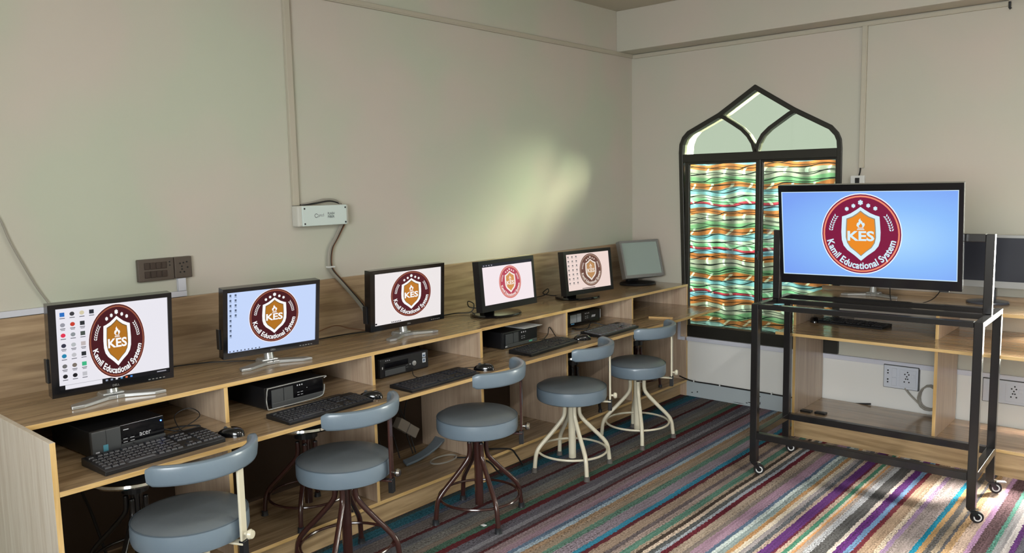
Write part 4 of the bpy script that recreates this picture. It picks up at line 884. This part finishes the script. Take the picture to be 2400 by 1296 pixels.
# ================================================================== STOOLS
ST = {}
def stool(loc, rz, legrot, r, zs, label, leg_m, post_m, group, knob_m, dark=False, back=True):
    t = empty('swivel_stool', loc, rz); tag(t, label, 'stool', group)
    dz = zs-.53; k = r/.205
    if not dark:
        pf = [(0, .545), (.09, .544), (.15, .539), (.185, .530), (.200, .518), (.2045, .514), (.2065, .50), (.2065, .458), (.202, .444), (.19, .437), (.0, .437)]
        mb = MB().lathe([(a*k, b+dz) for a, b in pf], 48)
        for i in range(4*48): mb.m[i] = 1  # seat top inside the piping takes the darker vinyl
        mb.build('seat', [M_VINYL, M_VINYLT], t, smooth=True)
        MB().tube([(.2035*k*math.cos(2*PI*i/48), .2035*k*math.sin(2*PI*i/48), .5165+dz) for i in range(48)], .0026, 6, True).build('piping', M_VINYLS, t, smooth=True)
    else:
        MB().lathe([(0, .535+dz), (.15, .53+dz), (.19, .515+dz), (.19, .50+dz), (.0, .49+dz)], 40).build('seat', M_DARK, t, smooth=True)
        MB().lathe([(.17, .492+dz), (.192, .494+dz), (.196, .502+dz), (.193, .514+dz), (.188, .516+dz)], 40).build('seat_rim', M_CHROME, t, smooth=True)
    MB().lathe([(.06, .425+dz), (.06, (.437 if not dark else .49)+dz)], 20).build('seat_plate', M_BLACK, t)
    MB().lathe([(.022, .065), (.022, .415)], 18).build('column', leg_m, t, smooth=True)
    if leg_m is M_CREAM and legrot > R(-40): box('column_label', .0215, .0232, -.009, .009, .20, .27, M_BLACK, t)
    MB().lathe([(.014, .40), (.014, .43+dz)], 14).build('screw_spindle', M_DARK, t, smooth=True)
    for i in range(4):
        a = legrot-rz+PI/2*i; c, s = math.cos(a), math.sin(a); P = lambda rr, z: (rr*c, rr*s, z)
        lg = MB().tube(smooth_path([P(.046, .395), P(.046, .345), P(.060, .305), P(.125, .232), P(.195, .160), P(.222, .118), P(.232, .06), P(.236, .018)], 4), .0125, 10).build('leg', leg_m, t, smooth=True)
        MB().lathe([(.010, .03), (.0165, .026), (.0165, .010), (.019, .002), (.012, 0)], 14, c=P(.237, 0)).build('foot_cap', M_RUBBER if leg_m is M_CREAM else M_DARK, lg, smooth=True)
        MB().lathe([(.0127, .393), (.011, .399), (0, .4)], 10, c=P(.046, 0)).build('leg_plug', M_BLACK, lg, smooth=True)
    MB().tube([(.205*math.cos(2*PI*i/40), .205*math.sin(2*PI*i/40), .115) for i in range(40)], .0068, 8, True).build('foot_ring', leg_m, t, smooth=True)
    if back:
        box('back_bracket', .03, .232, -.016, .016, .425+dz, .433+dz, leg_m, t, .002)
        box('back_sleeve', .214, .236, -.014, .014, .375+dz, .440+dz, M_BLACK, t, .002)
        box('back_post', .2215, .2315, -.0165, .0165, .440+dz, .72+dz, post_m, t, .003)
        kb = MB().lathe([(.006, 0), (.006, .012), (.015, .014), (.019, .022), (.015, .033), (0, .034)], 12, M=Matrix.Rotation(PI/2, 4, 'Y'), c=(.2325, .0, .465+dz)); kb.build('knob', knob_m, t, smooth=True)
        # curved padded rest
        mb = MB(); n = 14; m_ = 28; A0, A1 = R(-82), R(50); RB = .232
        for j in range(m_+1):
            u = j/m_; a = A0+(A1-A0)*u; e = min(u, 1-u); kk = math.sqrt(max(0., 1-max(0, 1-e/.05)**2)) if e < .05 else 1.
            kk = .72+.28*kk
            for q in range(n):
                th = 2*PI*q/n; cx = math.copysign(abs(math.cos(th))**.55, math.cos(th))*.019*kk; cz = math.copysign(abs(math.sin(th))**.45, math.sin(th))*.037*kk
                rr = RB+cx+cz*.10
                mb.v.append((rr*math.cos(a), rr*math.sin(a), .745+dz+cz))
        for j in range(m_):
            for q in range(n): mb.f.append((j*n+q, j*n+(q+1) % n, (j+1)*n+(q+1) % n, (j+1)*n+q)); mb.m.append(0)
        mb.f.append(tuple(range(n))); mb.f.append(tuple(m_*n+q for q in range(n))); mb.m += [0, 0]
        mb.build('backrest', M_VINYL, t, smooth=True)
    return t
G = 'grey swivel stools in front of the desks'
stool((.790, -4.215, 0), R(24), R(-120), .205, .515, 'nearest grey stool with cream back post, cut off by the picture edge', M_CREAM, M_CREAM, G, M_CREAM)
stool((.748, -3.490, 0), R(26), R(-52), .205, .52, 'grey stool with brown post and legs, second from the near end', M_BROWN, M_BROWN, G, M_CHROME)
stool((.826, -2.722, 0), R(32), R(-24), .205, .545, 'grey stool with shiny brown legs on the open carpet in the middle', M_BROWN, M_BROWN, G, M_CHROME)
stool((.780, -1.872, 0), R(30), R(-33), .205, .515, 'grey stool with cream legs and creased backrest, left of the farthest one', M_CREAM, M_CREAM, G, M_CREAM)
stool((.782, -1.165, 0), R(20), R(-50), .185, .525, 'farthest grey stool with cream legs, nearest the window wall', M_CREAM, M_CREAM, G, M_CREAM)
G2 = 'dark stools pushed under the desks'
M_BLK = mat('black_enamel', (22, 20, 20), .3, coat=.3)
for (x, y, k, rot, lm, lab) in ((.36, -4.23, .85, 45, M_BLK, 'black stool pushed under the desk behind the nearest grey stool'), (.375, -3.43, .9, 45, M_BROWN, 'dark stool with chrome seat rim under the second desk bay'),
                          (.35, -1.30, .8, 40, M_BLK, 'black stool pushed under the desk bay with the shiny keyboard'), (.35, -.50, .8, 50, M_BROWN, 'dark stool pushed under the empty desk bay in the corner')):
    stool((x, y, ZB), 0, R(rot), .19, .53, lab, lm, lm, G2, M_CHROME, True, False).scale = (k, k, k)

# ================================================================== SMALL THINGS
o = MB().box(-.085, .085, -.009, .009, 0, .010).build('wooden_strip', mat('bare_pine', (206, 168, 108), .5), bevel=.001); o.location = (.655, -.655, ZS-.002); o.rotation_euler = (0, 0, R(20)); tag(o, 'short pale wooden strip lying on the empty corner shelf', 'wood strip')
o = MB().add([(-.014, -.008, .001), (.012, -.01, .002), (.015, .007, .004), (-.008, .01, .002), (-.014, -.008, 0), (.012, -.01, 0), (.015, .007, 0), (-.008, .01, 0)], [(0, 1, 2, 3), (0, 4, 5, 1), (1, 5, 6, 2), (2, 6, 7, 3), (3, 7, 4, 0), (7, 6, 5, 4)]).build('paper_scrap', M_WHITE); o.location = (.921, -2.795, 0); tag(o, 'tiny white paper scrap on the carpet by the middle stool', 'paper')
t = empty('power_adapter', (.10, -2.66, .315)); tag(t, 'pale plug adapter pair hanging under the desk among cables', 'adapter')
Mx = Matrix.Rotation(R(-35), 4, 'X')
MB().box(-.02, .03, 0, .078, 0, .062, M=Mx).build('adapter_block', mat('dull_white_plastic', (176, 170, 160), .5), t, bevel=.004); MB().box(-.02, .03, .084, .165, 0, .060, M=Mx).build('adapter_block', mat('dull_white_plastic', (176, 170, 160), .5), t, bevel=.004)
cable('adapter_lead', [(0, .05, .05), (.0, .03, .15), (-.01, .08, .26), (-.04, .1, .36)], .004, M_CABLE, '', t)
t = empty('loose_backrest', (.27, -2.54, ZB)); tag(t, 'loose grey vinyl backrest strip lying on the base shelf', 'backrest')
mb = MB(); N = 16
for i in range(N+1):
    u = i/N; y = -.16+.36*u; x = -.03+.05*math.sin(u*2.2)-.12*u; ww = .028+.022*u**3; z = .012+.05*u*u
    mb.v += [(x-ww, y, z), (x+ww, y-.02, z-.006), (x+ww, y-.02, z+.008), (x-ww, y, z+.016)]
for i in range(N):
    for q in range(4): mb.f.append((i*4+q, i*4+(q+1) % 4, (i+1)*4+(q+1) % 4, (i+1)*4+q)); mb.m.append(0)
mb.f += [(0, 1, 2, 3), (N*4+3, N*4+2, N*4+1, N*4)]; mb.m += [0, 0]
mb.build('pad', M_VINYL, t, smooth=True, bevel=.003)
MB().tube([(.085+.05*math.cos(2*PI*i/24), .02+.09*math.sin(2*PI*i/24), .012) for i in range(24)], .005, 6, True).build('wire_loop', M_CABLEG, t, smooth=True)
for x, y, wh in ((1.62, -.43, 'left'), (1.71, -.42, 'right')):
    t = box('power_brick', x-.035, x+.035, y-.022, y+.022, .155, .168, M_BLACK, None, .003); tag(t, wh+' one of two flat black power bricks on the end desk base', 'adapter', 'power bricks on the end desk base')
# cables on and behind the desks
cable('cable', [(.03, -4.05, .892), (.05, -3.9, .893), (.10, -3.75, .893), (.22, -3.62, .893), (.28, -3.58, .893)], .003, M_CABLE, 'thin black lead on the desk top behind the second monitor')
cable('cable', [(.06, -3.42, .893), (.045, -3.25, .893), (.05, -3.05, .893), (.06, -2.9, .893), (.10, -2.78, .893)], .0035, M_CABLE, 'black lead along the back board between second and third monitors')
cable('cable', [(.1, -3.28, .894), (.07, -3.15, .93), (.05, -3.0, .95), (.05, -2.9, .92), (.06, -2.8, .895)], .003, M_CABLEB, 'brown lead arching behind the third monitor')
cable('cable', [(.08, -2.5, .893), (.05, -2.3, .893), (.05, -2.1, .895), (.12, -2.03, .90), (.14, -2.02, .95), (.12, -2.05, .97), (.1, -2.02, .93), (.15, -1.98, .92)], .0035, M_CABLE, 'black lead curling up behind the pink-badge monitor')
cable('cable', [(.07, -1.62, .893), (.05, -1.4, .90), (.06, -1.25, .905), (.09, -1.22, .93), (.07, -1.2, .95), (.06, -1.24, .92), (.12, -1.16, .90), (.2, -1.1, .91)], .0035, M_CABLE, 'tangled black lead behind the brown-badge monitor')
cable('cable', [(2.10, -.36, .926), (2.06, -.24, .94), (2.03, -.15, .99), (2.0, -.1, 1.05)], .003, M_CABLE, 'black lead hanging under the television, left one')
cable('cable', [(2.28, -.38, .926), (2.31, -.26, .94), (2.33, -.15, .99), (2.34, -.1, 1.05)], .003, M_CABLE, 'black lead hanging under the television, right one')
cable('cable', [(.42, -4.17, .726), (.48, -4.08, .74), (.52, -4.02, .735), (.50, -4.10, .73), (.46, -4.18, .76)], .0035, M_CABLE, 'black lead coiled beside the nearest computer')
cable('cable', [(.50, -1.80, .724), (.45, -1.68, .74), (.40, -1.60, .77), (.46, -1.62, .73), (.55, -1.70, .724)], .003, M_CABLE, 'black lead by the divider behind the fourth keyboard')
cable('cable', [(.40, -1.36, .724), (.50, -1.33, .73), (.46, -1.22, .75), (.52, -1.16, .73), (.56, -1.13, .724)], .004, M_CABLE, 'black lead looping before the farthest computer')
cable('cable', [(.37, -2.45, ZB+.006), (.48, -2.38, ZB+.006), (.53, -2.33, ZB-.02), (.54, -2.28, .05), (.56, -2.25, .012)], .005, M_CABLE, 'black cable spilling off the base shelf onto the carpet')
cable('cable', [(.30, -2.28, ZB+.006), (.42, -2.22, ZB+.006), (.52, -2.14, ZB+.004), (.535, -2.10, .09), (.55, -2.06, .02)], .005, M_CABLE, 'second black cable spilling off the base beside the first')
for i, (y, y2) in enumerate(((-4.5, -4.44), (-4.42, -4.52), (-4.36, -4.3))):
    cable('cable', [(.06, y, .69), (.10, y+.01, .5), (.08, y2, .34), (.12, y2+.03, .16)], .006, M_CABLE, ('first', 'second', 'third')[i]+' black cable from the end panel hanging under the nearest desk bay')
for i, (y, y2) in enumerate(((-2.74, -2.68), (-2.70, -2.78), (-2.62, -2.56), (-2.5, -2.58))):
    cable('cable', [(.05, y, .69), (.09, y+.02, .55), (.07, (y+y2)/2, .42), (.10, y2, .30), (.14, y2+.02, .14)], .004, M_CABLE, ('first', 'second', 'third', 'fourth')[i]+' thin cable hanging near the plug adapters under the desk')
cable('cable', [(.2, -3.10, .69), (.24, -3.06, .60), (.25, -3.05, .50), (.20, -3.08, .42), (.15, -3.12, .36)], .010, M_CABLE, 'thick black cable hanging beside the second divider')

# ------------------------------------------------------------------ ceiling tube lamps (above the picture)
for (x, y, lab) in ((3.9, -2.3, 'ceiling tube lamp right of the television cart'), (3.9, -4.7, 'ceiling tube lamp over the viewer')):
    t = empty('tube_lamp', (x, y, ZC)); tag(t, lab, 'lamp')
    box('housing', -.05, .05, -.62, .62, -.05, 0, M_WHITEP, t, .004)
    MB().tube([(0, -.59, -.072), (0, .59, -.072)], .014, 12).build('tube', emit((255, 250, 240), 6.), t, smooth=True)
    for q in (-1, 1): box('tube_holder', -.016, .016, q*.60-.012, q*.60+.012, -.09, -.05, M_WHITEP, t, .002)
    l = area('tube_light', (x, y, ZC-.10), (x, y, 0), .08, 1.2, 42, (1., .98, .95))
